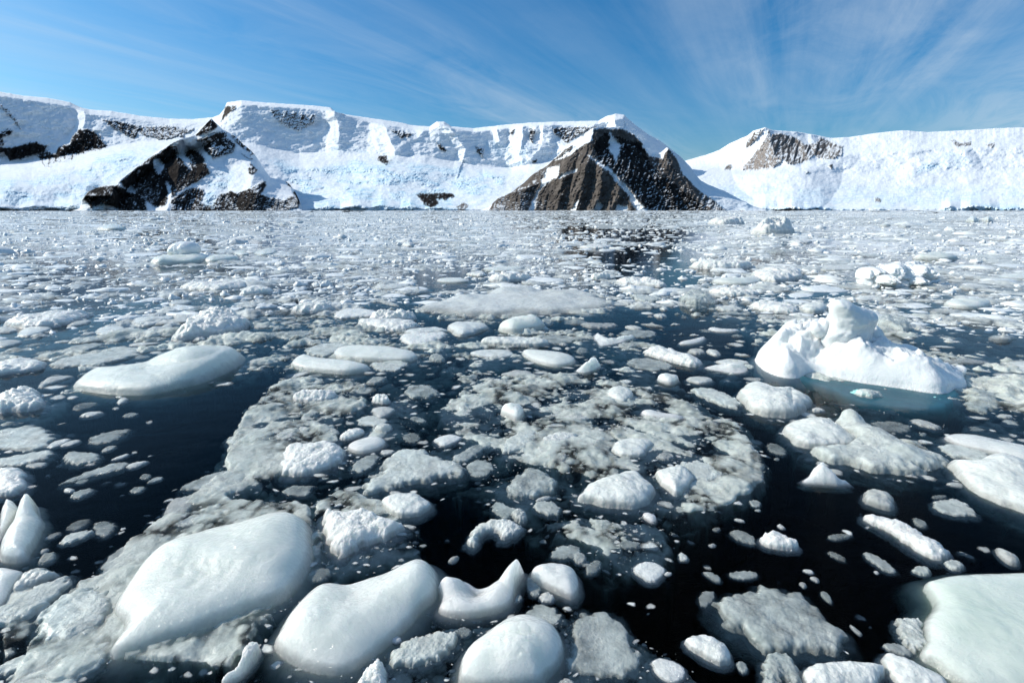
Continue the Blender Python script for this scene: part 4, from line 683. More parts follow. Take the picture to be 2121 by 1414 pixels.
# ------------------------------------------------------------------ ice pieces
STY = {  # material, profile width, roundness, roughness, noise frequency, outline jitter
 's': ('white', .95, 2.2, .05, 1.0, .03), 'w': ('wet2', .7, 2.2, .12, 1.6, .10), 'l': ('brash', .65, 2.0, .18, 1.6, .24), 'r': ('rough', .55, 2.0, .30, 2.6, .14),
 'R': ('rough', .75, 1.8, .45, 2.4, .14), 'g': ('wet', .4, 2.2, .18, 2.0, .26), 'c': ('clear', .4, 2.0, .16, 1.8, .26), 'P': ('white', .9, 1.3, .14, 2.0, .08), 'G': ('green', .35, 2.2, .06, .8, .04)}
KIND = {'s': 'ice_floe', 'w': 'ice_chunk', 'l': 'ice_chunk', 'r': 'rough_ice_floe', 'R': 'ice_hummock', 'g': 'wet_ice_floe', 'c': 'glassy_ice_floe', 'P': 'peaked_ice_block', 'G': 'ice_block'}
HERO = []                                    # world polygons of everything placed
def footprint(P, h_px, sty):
    P = chaikin(P, 2) if sty in 'swG' else chaikin(P, 1)
    u, v = P[:, 0], P[:, 1]; v1, v0 = v.max(), v.min()
    cu, cv = u.mean(), v1
    x0, y0 = at(cu, (v1 + v0) / 2); dist = math.hypot(y0, CH)
    h = h_px * dist / F * 1.0
    f = (v1 - v) / max(v1 - v0, 1)
    # the far outline of the picture is the crest of the piece, not its waterline
    z = h * .62 * f ** 1.2
    x, y = at(u, v, z)
    return np.stack([x, y], 1), h
def ice_mesh(W, h, sty, seed, px=None, T=None, extra=None, res=None, slope=None, prof=None, low=0.):
    mat, pw, rd, ra, nf, jit = STY[sty]
    if prof: pw = prof
    c = W.mean(0); L = W - c; dist = math.hypot(c[0], c[1])
    ext = L.max(0) - L.min(0); size = math.sqrt(ext[0] * ext[1])
    area = .5 * abs(np.dot(L[:, 0], np.roll(L[:, 1], -1)) - np.dot(L[:, 1], np.roll(L[:, 0], -1)))
    inr = min(math.sqrt(area / math.pi), ext.min() * .55)
    T = T or max(.5 * h, .25 * inr); sl = slope or 1.1
    m = T / sl + .22 * inr
    st = res or max(size / 95., dist / F * 1.5)
    nx = int((ext[0] + 2 * m) / st) + 2; ny = int((ext[1] + 2 * m) / st) + 2
    if nx * ny > 42000: k = math.sqrt(nx * ny / 42000.); st *= k; nx = int((ext[0] + 2 * m) / st) + 2; ny = int((ext[1] + 2 * m) / st) + 2
    gx = L[:, 0].min() - m + st * np.arange(nx); gy = L[:, 1].min() - m + st * np.arange(ny)
    X, Y = np.meshgrid(gx, gy)
    ox, oy = seed * 3.1, seed * 1.7; q = nf / max(inr, 1e-3)
    d = sdf(X, Y, L)
    d = d + inr * jit * (fbm(X * q * 1.3 + ox, Y * q * 1.3 + oy, seed, 3, .5))
    s_ = np.clip(d / (inr * pw), 0, 1)
    base = (1 - (1 - s_) ** rd) ** (1 / rd) if rd > 1.5 else s_ ** .8
    n1 = fbm(X * q * .6 + ox, Y * q * .6 + oy, seed + 3, 3, .5)
    if ra > .2:
        ce, ed, idv, id2 = cells(X * q * 1.25 + 1.5 * n1, Y * q * 1.25 - n1, seed)
        n2 = .55 * (idv - .5) + .12 * (.5 - ce) + .75 * fbm(X * q * .9 + ox, Y * q * .9, seed + 8, 5, .62) + .28 * fbm(X * q * 4.5, Y * q * 4.5, seed + 9, 3, .6, True)
    else:
        n2 = fbm(X * q * 1.6 + ox, Y * q * 1.6, seed + 8, 5, .55)
    z = h * base * (.88 + .30 * n1) + (h * (.05 * fbm(X * q * 6, Y * q * 6, seed + 15, 4, .65) - .09 * sm(.1, .5, n1) * sm(.3, .9, fbm(X * q * 3.2, Y * q * 3.2, seed + 16, 3, .5, True))) * s_ if ra < .2 else 0) + h * ra * n2 * sm(0, .35, s_) + low * h
    if sty in 's' : z = z - h * .16 * sm(.1, .9, 1 - np.abs(2 * fbm(X * q * .5 + oy, Y * q * .9 + ox, seed + 12, 2))) * s_
    if sty == 'P': z = z * (.55 + .9 * sm(-.6, .9, (X * .55 + Y * .8) / inr + .6 * n1))
    if extra is not None: z = z + extra(X + c[0], Y + c[1], s_, h, inr)
    z = np.where(d > 0, z, 0) - np.where(d <= 0, np.where(-d < .16 * inr, -d * min(sl, .45), .16 * inr * min(sl, .45) + (-d - .16 * inr) * sl), 0)
    z = z + np.where(d <= 0, .25 * np.minimum(-d, inr * .2) * n1, 0)
    z = np.maximum(z, -T)
    keep = d > -m
    rw_ = {'g': .34, 'c': .3, 'l': .3, 'r': .2, 'R': .2, 'w': .2, 'G': .25}.get(sty, .14); r0 = .55 if sty != 'c' else .4
    op = np.where(d > 0, r0 + (1 - r0) * sm(0, rw_, s_), r0 * sm(-.34, -.02, np.minimum(d, 0) / inr + .09 * fbm(X * q * 3, Y * q * 3, seed + 21, 4, .65))) 
    V2 = np.stack([X, Y, z], -1).reshape(-1, 3)
    if sty in 'gclw' and size < 60 * dist / F: op = op * ice_mesh.rg.uniform(.45, .95)
    op2 = np.concatenate([op.ravel(), op.ravel()])
    flat = (z <= -T + 1e-6)
    idx = np.arange(nx * ny).reshape(ny, nx)
    Q = np.stack([idx[:-1, :-1], idx[:-1, 1:], idx[1:, 1:], idx[1:, :-1]], -1).reshape(-1, 4)
    ff = flat.ravel()
    Q = Q[~ff[Q].all(1)]
    bmap = np.arange(nx * ny) + nx * ny; bmap[ff] = np.arange(nx * ny)[ff]
    VB = V2.copy(); VB[:, 2] = -T
    Qb = bmap[Q][:, ::-1]
    V = np.vstack([V2, VB]); Fc = np.vstack([Q, Qb])
    used = np.unique(Fc); re = np.full(len(V), -1); re[used] = np.arange(len(used))
    ice_mesh.op = np.stack([op2[used], op2[used], op2[used], np.ones(len(used))], -1)
    return V[used], re[Fc], c, M[mat], inr
ice_mesh.rg = np.random.default_rng(9)
def px_pts(reg, s):
    x0, y0, k = REG[reg]
    return np.array([[x0 + float(a) / k, y0 + float(b) / k] for a, b in (t.split(',') for t in s.split())])
PIECES = []
def place(reg, sty, h_px, P, label=None, short=None, seed=0, parent=None, name=None, **kw):
    if h_px < 11: h_px *= .65
    W, h = footprint(P, h_px, sty); HERO.append(W)
    V, Fc, c, mat, inr = ice_mesh(W, h, sty, seed, **kw)
    o = mesh_obj(name or KIND[sty], V, Fc, mat, loc=(0, 0, 0) if parent else (c[0], c[1], 0), col=ice_mesh.op)
    if parent: o.parent = parent; o.location = (c[0] - parent.location[0], c[1] - parent.location[1], 0)
    if not parent: PIECES.append([o, label, short, sty, P, W])
    return o, c, h, inr
def bump_at(u, v, z0, hh, r, sharp=1.):     # a rise of hh metres round the pixel (u, v) taken at level z0
    x, y = at(u, v, z0)
    def f(X, Y, s_, h, inr):
        d = np.hypot(X - x, Y - y) / r; return hh * (sm(1, 0, d) if sharp == 0 else np.clip(1 - d, 0, 1) ** sharp) * sm(0, .2, s_)
    return f
def addf(*fs): return lambda *a: sum(f(*a) for f in fs)
lines = [l for l in ICE.strip().split('\n') if l]
for k, l in enumerate(lines):
    reg, sty, hp, pts, label, short = l.split('|')
    P = px_pts(reg, pts)
    if len(P) < 4: continue
    ex = None; kw = {}
    if short == 'horned saddle piece':
        ex = addf(bump_at(1078, 1176, .10, .13, .16, .8), bump_at(925, 1210, .05, .05, .12), bump_at(985, 1222, .05, -.07, .14))
    if short == 'broad domed floe': ex = addf(bump_at(560, 1110, .1, .07, .5), bump_at(400, 1200, .1, -.035, .3), bump_at(330, 1150, .1, .03, .3))
    if short == 'bone-shaped white piece': ex = addf(bump_at(865, 1190, .08, .07, .25), bump_at(720, 1235, .08, -.05, .22), bump_at(640, 1290, .05, .04, .3))
    if short == 'long smooth floe': ex = addf(bump_at(470, 735, .2, .14, 1.1, .7), bump_at(385, 745, .15, .10, .5, .8), bump_at(335, 770, .1, -.06, .4)); kw = dict(slope=.55, T=.5)
    if short == 'snowy raft lump': ex = bump_at(1700, 880, .1, .05, .3)
    if short == 'peaked raft': ex = addf(bump_at(1757, 872, .06, .13, .30, 0), bump_at(1800, 905, .05, .07, .35, 0), bump_at(1860, 935, .04, .05, .3, 0), bump_at(1730, 905, .05, .05, .3, 0))
    if short == 'small pyramid': ex = bump_at(1703, 975, .08, .07, .24, 0)
    if short == 'right-edge raft': ex = bump_at(2075, 960, .1, .10, .45)
    if short == 'wide flat raft': ex = addf(bump_at(1090, 600, .1, .16, .5, 1.), bump_at(1045, 603, .1, .10, .6), bump_at(1165, 615, .1, .08, .5), bump_at(955, 620, .1, .12, .5))
    if short == 'spiked white chunk': ex = bump_at(70, 1040, .12, .12, .2, .9)
    if short == 'upright white shard': ex = bump_at(528, 1345, .08, .06, .12)
    if short == 'split boulder': ex = lambda X, Y, s_, h, inr: -.10 * h * np.exp(-(np.abs((X - at(1640, 830, .1)[0]) * .8 - (Y - at(1640, 830, .1)[1]) * .4) / .02) ** 1) * sm(.1, .4, s_)
    place(reg, sty, float(hp), P, label or None, short or None, seed=k + 1, extra=ex, **kw)
# --- the tall bergy bit at right: body, pinnacle, shoulder knobs, turquoise ledge under water
def pillow(name, P, Yc, thick, mat, parent, seed=0, lean=0., amp=.12, n=54):
    """rounded solid whose outline at distance Yc is the traced one; real thickness in depth"""
    P = chaikin(P, 2); X0, _, Z0 = at_y(P[:, 0], P[:, 1], Yc); L = np.stack([X0, Z0], 1); c = L.mean(0); L = L - c
    ext = L.max(0) - L.min(0); st = ext.max() / n; nx = int(ext[0] / st) + 3; ny = int(ext[1] / st) + 3
    gx = L[:, 0].min() - st + st * np.arange(nx); gy = L[:, 1].min() - st + st * np.arange(ny); X, Z = np.meshgrid(gx, gy)
    d = sdf(X, Z, L); inr = d.max(); s_ = np.clip(d / inr, 0, 1)
    nn = fbm(X / inr * 1.1 + seed, Z / inr * 1.1, seed, 4, .55)
    t = thick * np.sqrt(1 - (1 - s_) ** 2)
    front = -t * (1 + amp * 2 * nn) + lean * Z; bk = t * (1 - amp * nn) + lean * Z
    # snap the rim to the outline
    idx = np.arange(nx * ny).reshape(ny, nx); Q = np.stack([idx[:-1, :-1], idx[:-1, 1:], idx[1:, 1:], idx[1:, :-1]], -1).reshape(-1, 4)
    ins = (d > 0).ravel(); Q = Q[ins[Q].any(1)]
    gz, gx_ = np.gradient(d, st); gl = np.hypot(gx_, gz) + 1e-9; out = d < 0
    X = np.where(out, X + gx_ / gl * -d, X); Z = np.where(out, Z + gz / gl * -d, Z)
    front = np.where(out, lean * Z, front)
    A = np.stack([X, front, Z], -1).reshape(-1, 3); B = np.stack([X, bk, Z], -1).reshape(-1, 3)
    bm = np.arange(nx * ny) + nx * ny; bm[~ins] = np.arange(nx * ny)[~ins]
    V = np.vstack([A, B]); Fc = np.vstack([Q, bm[Q][:, ::-1]])
    used = np.unique(Fc); re = np.full(len(V), -1); re[used] = np.arange(len(used))
    o = mesh_obj(name, V[used], re[Fc], mat); o.location = (c[0], Yc, c[1])
    if parent: o.parent = parent; o.location = (c[0] - parent.location[0], Yc - parent.location[1], c[1] - parent.location[2])
    return o
FB = lambda s: px_pts('F', s)
bx, by = at(1800, 765)
berg = empty('bergy_bit', (bx, by, 0)); tag(berg, 'tall white bergy bit with a leaning spire and a turquoise ledge under water', 'bergy bit')
body_px = FB('465,840 520,800 570,760 640,750 720,745 800,740 880,740 960,745 1050,745 1150,760 1250,800 1330,845 1400,870 1470,900 1560,925 1650,975 1760,1010 1740,1045 1780,1085 1740,1105 1700,1110 1660,1150 1560,1150 1400,1110 1250,1080 1100,1050 980,1020 850,985 760,990 730,1020 620,1010 530,950 480,880')
def seam(u1, v1, u2, v2, z0, hh, r):
    a = at(u1, v1, z0); b = at(u2, v2, z0)
    def f(X, Y, s_, h, inr):
        d, _, _ = line_d(X, Y, [(a[0], a[1]), (b[0], b[1])]); return hh * np.clip(1 - d / r, 0, 1) * sm(0, .25, s_)
    return f
place('F', 's', 74, body_px, seed=301, parent=berg, name='body', prof=.85, T=.9, slope=2.2, res=.022,
      extra=addf(seam(1600, 690, 1720, 690, .4, .16, .45), seam(1640, 720, 1740, 735, .35, -.10, .25), seam(1720, 720, 1960, 800, .3, .12, .4), seam(1800, 700, 1880, 740, .4, .10, .3), bump_at(1625, 725, .3, .10, .35), bump_at(1690, 745, .2, -.09, .2),
                 lambda X, Y, s_, h, inr: (.15 * fbm(X * 1.5, Y * 2.4, 77, 5, .6, True) + .17 * (cells(X * 2.4, Y * 3.2, 9)[2] - .5)) * sm(.05, .4, s_) - .42 * h * s_ ** .5 * sm(at(1840, 760, .2)[0], at(1990, 790, .1)[0], X)))
for o in berg.children: o.data.materials[0] = M['berg']
_, yb = at(1760, 722, .35)
pillow('pinnacle', FB('912,600 920,572 950,558 1010,566 1060,598 1130,618 1188,640 1198,680 1190,725 1180,780 1200,900 1000,930 900,900 880,800 915,740 930,700 920,650'), yb, .27, M['berg'], berg, 5, lean=-.25, amp=.2)
pillow('knob', FB('800,760 806,705 838,694 850,720 872,672 905,690 925,640 945,700 960,790 850,820'), yb + .12, .13, M['berg'], berg, 6)
pillow('knob', FB('1125,790 1150,735 1185,700 1200,720 1225,740 1250,790 1260,850 1150,850'), yb + .28, .16, M['berg'], berg, 8)
pillow('knob', FB('1340,900 1365,850 1400,842 1430,850 1478,870 1450,900 1400,930 1350,930'), at(1880, 742, .2)[1], .14, M['berg'], berg, 9)
pillow('knob', FB('1620,1000 1660,960 1700,985 1745,970 1760,1000 1730,1040 1660,1050'), at(1975, 770, .08)[1], .10, M['berg'], berg, 12)
# ledge: a broad submerged foot, its top a hand's breadth under water
def under(W, ztop, T, mat, name, parent, seed, rim=.25):
    c = W.mean(0); L = W - c; ext = L.max(0) - L.min(0); st = ext.max() / 110; nx = int(ext[0] / st) + 4; ny = int(ext[1] / st) + 4
    X, Y = np.meshgrid(L[:, 0].min() - st + st * np.arange(nx), L[:, 1].min() - st + st * np.arange(ny))
    d = sdf(X, Y, L) + .06 * fbm(X * 2.2, Y * 2.2, seed, 4); z = ztop - (T) * (1 - np.sqrt(np.clip(1 - (1 - np.clip(d / rim, 0, 1)) ** 2, 0, 1))) + .012 * fbm(X * 2.5 + seed, Y * 2.5, seed + 1, 4) * np.clip(d / rim, 0, 1)
    idx = np.arange(nx * ny).reshape(ny, nx); Q = np.stack([idx[:-1, :-1], idx[:-1, 1:], idx[1:, 1:], idx[1:, :-1]], -1).reshape(-1, 4)
    Q = Q[(d > 0).ravel()[Q].any(1)]
    A = np.stack([X, Y, z], -1).reshape(-1, 3); B = A.copy(); B[:, 2] = ztop - T - .02
    edge = ~(d > 0).ravel(); bm = np.arange(nx * ny) + nx * ny; bm[edge] = np.arange(nx * ny)[edge]
    V = np.vstack([A, B]); Fc = np.vstack([Q, bm[Q][:, ::-1]]); used = np.unique(Fc); re = np.full(len(V), -1); re[used] = np.arange(len(used))
    o = mesh_obj(name, V[used], re[Fc], mat); o.parent = parent; o.location = (c[0] - parent.location[0], c[1] - parent.location[1], 0); return o
def flat_w(P, z=-.1): P = chaikin(P, 2); x, y = at(P[:, 0], P[:, 1], z); return np.stack([x, y], 1)
M['ledge'] = ice_material('turquoise_ice', (.30, .90, .80), (.52, .97, .89), sss=0., grain=5., gstr=.2, glint=.1, rough=.5, thin=False)
under(flat_w(FB('462,930 520,900 700,940 1000,990 1300,1060 1560,1100 1750,1120 1775,1200 1720,1275 1500,1300 1250,1280 1060,1245 950,1180 800,1130 620,1075 490,1020')), -.004, .40, M['ledge'], 'underwater_ledge', berg, 3, .14)
HERO.append(flat_w(FB('462,930 700,940 1300,1060 1730,1160 1745,1220 1690,1262 1500,1280 1250,1262 1060,1230 950,1160 800,1110 620,1060')))
# --- ball-topped berg at left
bx, by = at(380, 545); b2 = empty('ball_topped_berg', (bx, by, 0)); tag(b2, 'small berg carrying a round white ball of ice, far off at left', 'bergy bit')
DB = lambda s: px_pts('D', s)
_, yb = at(380, 540, 0)
pillow('ice_ball', DB('1048,260 1065,228 1100,210 1150,205 1195,215 1225,240 1232,275 1215,300 1190,325 1120,325 1080,305 1052,285'), yb, .62, M['berg'], b2, 20)
place('D', 's', 20, DB('920,345 960,312 1040,300 1100,305 1200,300 1250,290 1320,285 1300,310 1240,335 1180,345 1080,350 960,362'), seed=310, parent=b2, name='ice_foot', res=.06)
place('D', 's', 14, DB('1245,338 1300,308 1380,288 1450,296 1497,310 1400,337 1300,346'), 'low white ice tongue right of the ball-topped berg', 'low white tongue', seed=311)
# --- lumpy white berg at upper right
bx, by = at(1860, 588); b3 = empty('lumpy_berg', (bx, by, 0)); tag(b3, 'lumpy cauliflower-like white berg in the right middle distance', 'bergy bit')
place('F', 'R', 30, FB('1080,440 1110,395 1180,375 1260,372 1300,360 1380,360 1450,370 1540,375 1590,425 1580,448 1480,470 1350,490 1200,482 1100,465'), seed=320, parent=b3, name='body', res=.035)
for o in b3.children: o.data.materials[0] = M['berg']
for k, (s_, dy) in enumerate([('1090,455 1095,400 1130,370 1180,362 1230,370 1250,400 1245,460', .1), ('1235,440 1250,375 1290,350 1330,340 1370,348 1410,372 1420,440 1340,475', -.1), ('1400,445 1425,375 1475,350 1520,352 1555,380 1575,420 1560,450', .25), ('1200,475 1230,420 1290,410 1330,440 1320,480', -.5), ('1380,480 1400,430 1450,415 1500,440 1490,475', -.4)]):
    pillow('lobe', FB(s_), by + dy, .45, M['berg'], b3, 30 + k, amp=.35)
# --- tiny inflatable boat with a figure near the far shore
bx, by = at(1538, 438.2); boat = empty('inflatable_boat', (bx, by, 0)); tag(boat, 'tiny dark red inflatable boat near the far shore, right of the rocky peak', 'boat')
rub = plain('red_rubber', (.32, .05, .03)); dark = plain('dark_engine', (.03, .03, .035)); coat = plain('red_coat', (.30, .06, .04))
def sweep(path, rad, n=10):
    path = [Vector(p) for p in path]; V = []; Fc = []
    for i, p_ in enumerate(path):
        tdir = (path[min(i + 1, len(path) - 1)] - path[max(i - 1, 0)]).normalized(); a = tdir.orthogonal().normalized(); b = tdir.cross(a)
        for j in range(n):
            t = 2 * math.pi * j / n; V.append(p_ + (a * math.cos(t) + b * math.sin(t)) * rad[i])
    for i in range(len(path) - 1):
        for j in range(n): Fc.append((i * n + j, i * n + (j + 1) % n, (i + 1) * n + (j + 1) % n, (i + 1) * n + j))
    return [tuple(v) for v in V], Fc
def up_orth(path, rad, n=10): return sweep(path, rad, n)
V, Fc = sweep([(-2.6, -.85, .3), (-2.4, -.85, .3), (0, -.85, .3), (1.4, -.75, .33), (2.2, -.4, .42), (2.5, 0, .5), (2.2, .4, .42), (1.4, .75, .33), (0, .85, .3), (-2.4, .85, .3), (-2.6, .85, .3)], [.05, .27, .27, .27, .25, .24, .25, .27, .27, .27, .05])
mesh_obj('hull_tube', V, Fc, rub, boat); bf = box('floor', -2.2, 2.0, -.7, .7, .08, .14, dark); bf.parent = boat
e = box('outboard_motor', -2.75, -2.4, -.18, .18, .1, .95, dark); e.parent = boat
V, Fc = sweep([(0, 0, 0), (0, 0, .45), (0, 0, .85), (0, 0, 1.2), (0, 0, 1.42), (0, 0, 1.48), (0, 0, 1.6), (0, 0, 1.75), (0, 0, 1.78)], [.14, .17, .19, .24, .2, .07, .11, .09, .01])
pr = mesh_obj('person', V, Fc, coat, loc=(bx - .4, by, .14)); tag(pr, 'tiny figure in a dark red coat standing in the inflatable boat', 'person')
# ------------------------------------------------------------------ brash ice between the larger pieces
OPEN = [
 ([(1180, 468), (1420, 474), (1500, 492), (1440, 505), (1300, 500), (1150, 482)], .35), ([(1230, 508), (1420, 512), (1500, 530), (1330, 545), (1200, 535)], .2), ([(100, 560), (420, 548), (560, 560), (300, 575)], .42), ([(0, 600), (250, 590), (400, 600), (150, 615)], .42),
 ([(850, 560), (1000, 555), (980, 600), (870, 610)], .3), ([(1550, 500), (1900, 490), (2121, 505), (1800, 520)], .45), ([(300, 500), (700, 492), (900, 500), (600, 512)], .5), ([(900, 470), (1200, 468), (1100, 478)], .5), ([(1600, 470), (2121, 462), (2121, 472), (1700, 480)], .5), ([(0, 520), (250, 512), (300, 522), (80, 532)], .5), ([(1400, 560), (1450, 545), (1480, 570), (1420, 600), (1380, 600)], .2),  # dark open water, in photo pixels, with how much small ice is left in it
 ([(60, 900), (150, 825), (340, 835), (500, 780), (590, 762), (560, 800), (500, 850), (480, 905), (430, 965), (370, 1005), (300, 1055), (240, 1115), (190, 1175), (140, 1190), (95, 1150), (75, 1100), (65, 1040), (55, 980)], .22),
 ([(240, 830), (500, 785), (590, 762), (490, 860), (440, 940), (380, 960), (300, 900)], .02),
 ([(860, 1000), (930, 1005), (1080, 1090), (1130, 1130), (1250, 1195), (1395, 1185), (1410, 1090), (1530, 1055), (1605, 975), (1570, 890), (1480, 845), (1400, 790), (1300, 745), (1420, 750), (1540, 800), (1540, 850), (1610, 880), (1650, 950), (1760, 988), (1950, 1000), (2121, 1080), (2200, 1185), (1950, 1195), (1925, 1290), (1850, 1330), (1830, 1430), (1450, 1430), (1400, 1360), (1250, 1265), (1080, 1255), (905, 1290), (845, 1330), (900, 1260), (890, 1170), (870, 1080)], .09),
 ([(730, 632), (860, 612), (980, 560), (900, 600), (860, 640), (880, 655), (1000, 672), (1250, 655), (1330, 640), (1400, 640), (1560, 690), (1570, 760), (1480, 745), (1330, 700), (1180, 680), (1000, 690), (930, 700), (880, 690), (800, 650)], .3),
 ([(1870, 690), (1990, 675), (2121, 690), (2200, 770), (2010, 760), (1930, 720)], .55),
 ([(1240, 535), (1330, 520), (1480, 540), (1440, 560), (1380, 600), (1300, 575)], .2), ([(1160, 520), (1290, 525), (1330, 530), (1200, 535)], .1), ([(1310, 455), (1345, 457), (1340, 459), (1312, 459)], .05),
 ([(0, 650), (150, 620), (330, 600), (350, 640), (200, 690), (0, 720)], .55), ([(380, 615), (500, 600), (480, 630), (400, 640)], .25), ([(0, 755), (160, 750), (170, 800), (60, 830), (0, 820)], .3),
 ([(1560, 740), (1600, 770), (2000, 850), (2000, 905), (1850, 870), (1700, 850), (1560, 790)], .1)]
MAT = [  # slush: polygon, level
 ([(590, 765), (700, 780), (770, 790), (760, 850), (700, 880), (720, 930), (580, 1000), (480, 1030), (640, 1040), (680, 1120), (665, 1170), (560, 1290), (480, 1390), (230, 1370), (150, 1420), (0, 1430), (60, 1330), (130, 1225), (200, 1175), (260, 1115), (350, 1045), (460, 965), (490, 865), (540, 815)], .95),
 ([(640, 1040), (700, 1000), (820, 1040), (860, 1080), (880, 1150), (830, 1160), (700, 1195), (660, 1180)], .75),
 ([(930, 765), (1100, 765), (1200, 770), (1340, 790), (1440, 832), (1530, 872), (1598, 962), (1585, 1005), (1500, 1060), (1400, 1078), (1300, 1050), (1200, 990), (1050, 960), (930, 900), (900, 850), (950, 800)], .9),
 ([(1190, 1060), (1380, 1075), (1400, 1120), (1380, 1185), (1300, 1188), (1200, 1130), (1100, 1085)], .75),
 ([(900, 900), (1100, 900), (1250, 1000), (1180, 1050), (1080, 1060), (980, 990)], .45),
 ([(1050, 1265), (1200, 1262), (1300, 1290), (1400, 1350), (1480, 1430), (560, 1430), (700, 1395), (850, 1330), (900, 1290)], .7),
 ([(1990, 800), (2060, 745), (2200, 730), (2200, 880), (2080, 860), (2000, 850)], .8),
 ([(520, 770), (600, 690), (740, 650), (930, 690), (960, 730), (860, 760), (700, 780)], .8),
 ([(700, 860), (860, 790), (900, 880), (820, 930), (1010, 900), (1010, 960), (830, 1010), (700, 980), (640, 930)], .6),
 ([(1640, 880), (1900, 900), (1975, 965), (1860, 990), (1700, 960)], .75), ([(0, 1200), (120, 1170), (140, 1220), (60, 1330), (0, 1400)], .8),
 ([(380, 780), (560, 740), (600, 750), (480, 790)], .6), ([(1530, 770), (1700, 790), (2000, 880), (1900, 905), (1650, 850)], .35)]
A0, A1 = math.radians(-58), math.radians(58)
def masks(x, y):
    u, v = to_px(x, y)
    bad = (y * CT + CH * ST) < .05; u = np.where(bad, 0, u); v = np.where(bad, 3000, v)
    w = np.clip((v - 434) * .10, 1, 18)
    wu = u + w * 1.0 * fbm(u / 46., v / 26., 70, 4, .6); wv = v + w * .7 * fbm(u / 46. + 9, v / 26., 72, 4, .6)
    op = np.ones(u.shape)
    for P, k in OPEN:
        bb = np.array(P); m = (wu > bb[:, 0].min() - 30) & (wu < bb[:, 0].max() + 30) & (wv > bb[:, 1].min() - 30) & (wv < bb[:, 1].max() + 30)
        if m.any(): op[m] = np.minimum(op[m], k + (1 - k) * sm(6, -6, sdf(wu[m], wv[m], P)))
    ma = np.zeros(u.shape)
    for P, k in MAT:
        bb = np.array(P); m = (wu > bb[:, 0].min() - 40) & (wu < bb[:, 0].max() + 40) & (wv > bb[:, 1].min() - 40) & (wv < bb[:, 1].max() + 40)
        if m.any(): ma[m] = np.maximum(ma[m], k * sm(-9, 14, sdf(wu[m], wv[m], P)))
    return u, v, op, ma
# --- slush: one sheet of loose grains and small lumps lying at and just below the surface
st = .0026; rr = [1.75]
while rr[-1] < 420: rr.append(rr[-1] * (1 + st * max(1., rr[-1] / 9.)))
rr = np.array(rr); aa = np.arange(A0, A1, st * 1.15)
AA, RR = np.meshgrid(aa, rr); SX = RR * np.sin(AA); SY = RR * np.cos(AA)
SU, SV, SOP, SMA = masks(SX, SY)
lr = np.log(RR); zs = np.full(SX.shape, -9.); opa = np.zeros(SX.shape)
far = sm(4., 12., RR)
cov = np.maximum(SMA, (.28 + .36 * far) * sm(.3, .75, SOP) + .10 * far)
base = -.16 + .185 * cov - .5 * sm(.22, .0, cov)                     # level of the loose sheet, metres
ns_ = fbm(SX * 1.1, SY * 1.1, 81, 5, .6)
k_r = np.minimum(RR, 12 + (RR - 12) * .25 * (RR > 12))
tr_ = np.ones(SX.shape)
for i, (cs, dep, hh, wt) in enumerate([(.13, .007, .0040, .8), (.07, .006, .0032, .85), (.035, .004, .0022, .7), (.015, .003, .0018, .5)]):
    w = .35 * cs * fbm(AA / cs * .9, lr / cs * .9, 90 + i, 3)
    f1, ed, idv, id2 = cells((AA + w) / cs, (lr - w) / cs, 40 + i * 7, 1.)
    rad_ = .42 + .25 * id2                   # every cell is one lump of its own size, thickness and depth
    q_ = f1 / rad_; dome = np.clip(1 - q_ ** 2.6, -1., 1)
    zc = k_r * (hh * dome + dep * (idv * 1.3 - 1.15))
    o_ = wt * np.clip(idv * 1.35 + .06, .12, 1.) * sm(1.05, .45, q_)
    tr_ = tr_ * (1 - o_)
    zs = np.maximum(zs, zc)
opa = np.clip(1 - tr_ + .10 * fbm(AA * 90, lr * 90, 99, 3, .7), .05, 1.) * (.9 + .1 * far)
opa = opa * (1 - (1 - far) * (1 - sm(.05, .6, cov + .5 * ns_ + .25 * fbm(SX * 8, SY * 8, 98, 4, .6))))
z = base + zs * .9 + .10 * ns_ + .012 * fbm(SX * 7, SY * 7, 95, 5, .62) + .005 * k_r / 5 * fbm(AA * 220, lr * 220, 97, 3, .7)
z = z + far * .16 * fbm(AA * 26, lr * 26, 61, 5, .65) + far * .16 * fbm(AA * 4, lr * 18, 62, 4, .6)
z = np.minimum(z, .010 * k_r + .0)
z = np.maximum(z, -.62)
nv, nu = z.shape; idx = np.arange(nv * nu).reshape(nv, nu)
Q = np.stack([idx[:-1, :-1], idx[:-1, 1:], idx[1:, 1:], idx[1:, :-1]], -1).reshape(-1, 4)
Q = Q[(z.ravel()[Q] > -.55).any(1)]
used = np.unique(Q); re = np.full(nv * nu, -1); re[used] = np.arange(len(used))
for dist_, mt_ in ((0, 'slush'), (1, 'slush2')):
    Qs = Q[(RR.ravel()[Q[:, 0]] > 13) == bool(dist_)]; used = np.unique(Qs); re = np.full(nv * nu, -1); re[used] = np.arange(len(used))
    sl_ = mesh_obj('slush', np.stack([SX, SY, z], -1).reshape(-1, 3)[used], re[Qs], M[mt_], col=np.repeat(opa.ravel()[used][:, None], 4, 1))
    tag(sl_, 'grey slush and fine ice grains lying at the water surface', 'slush', None, 'stuff')
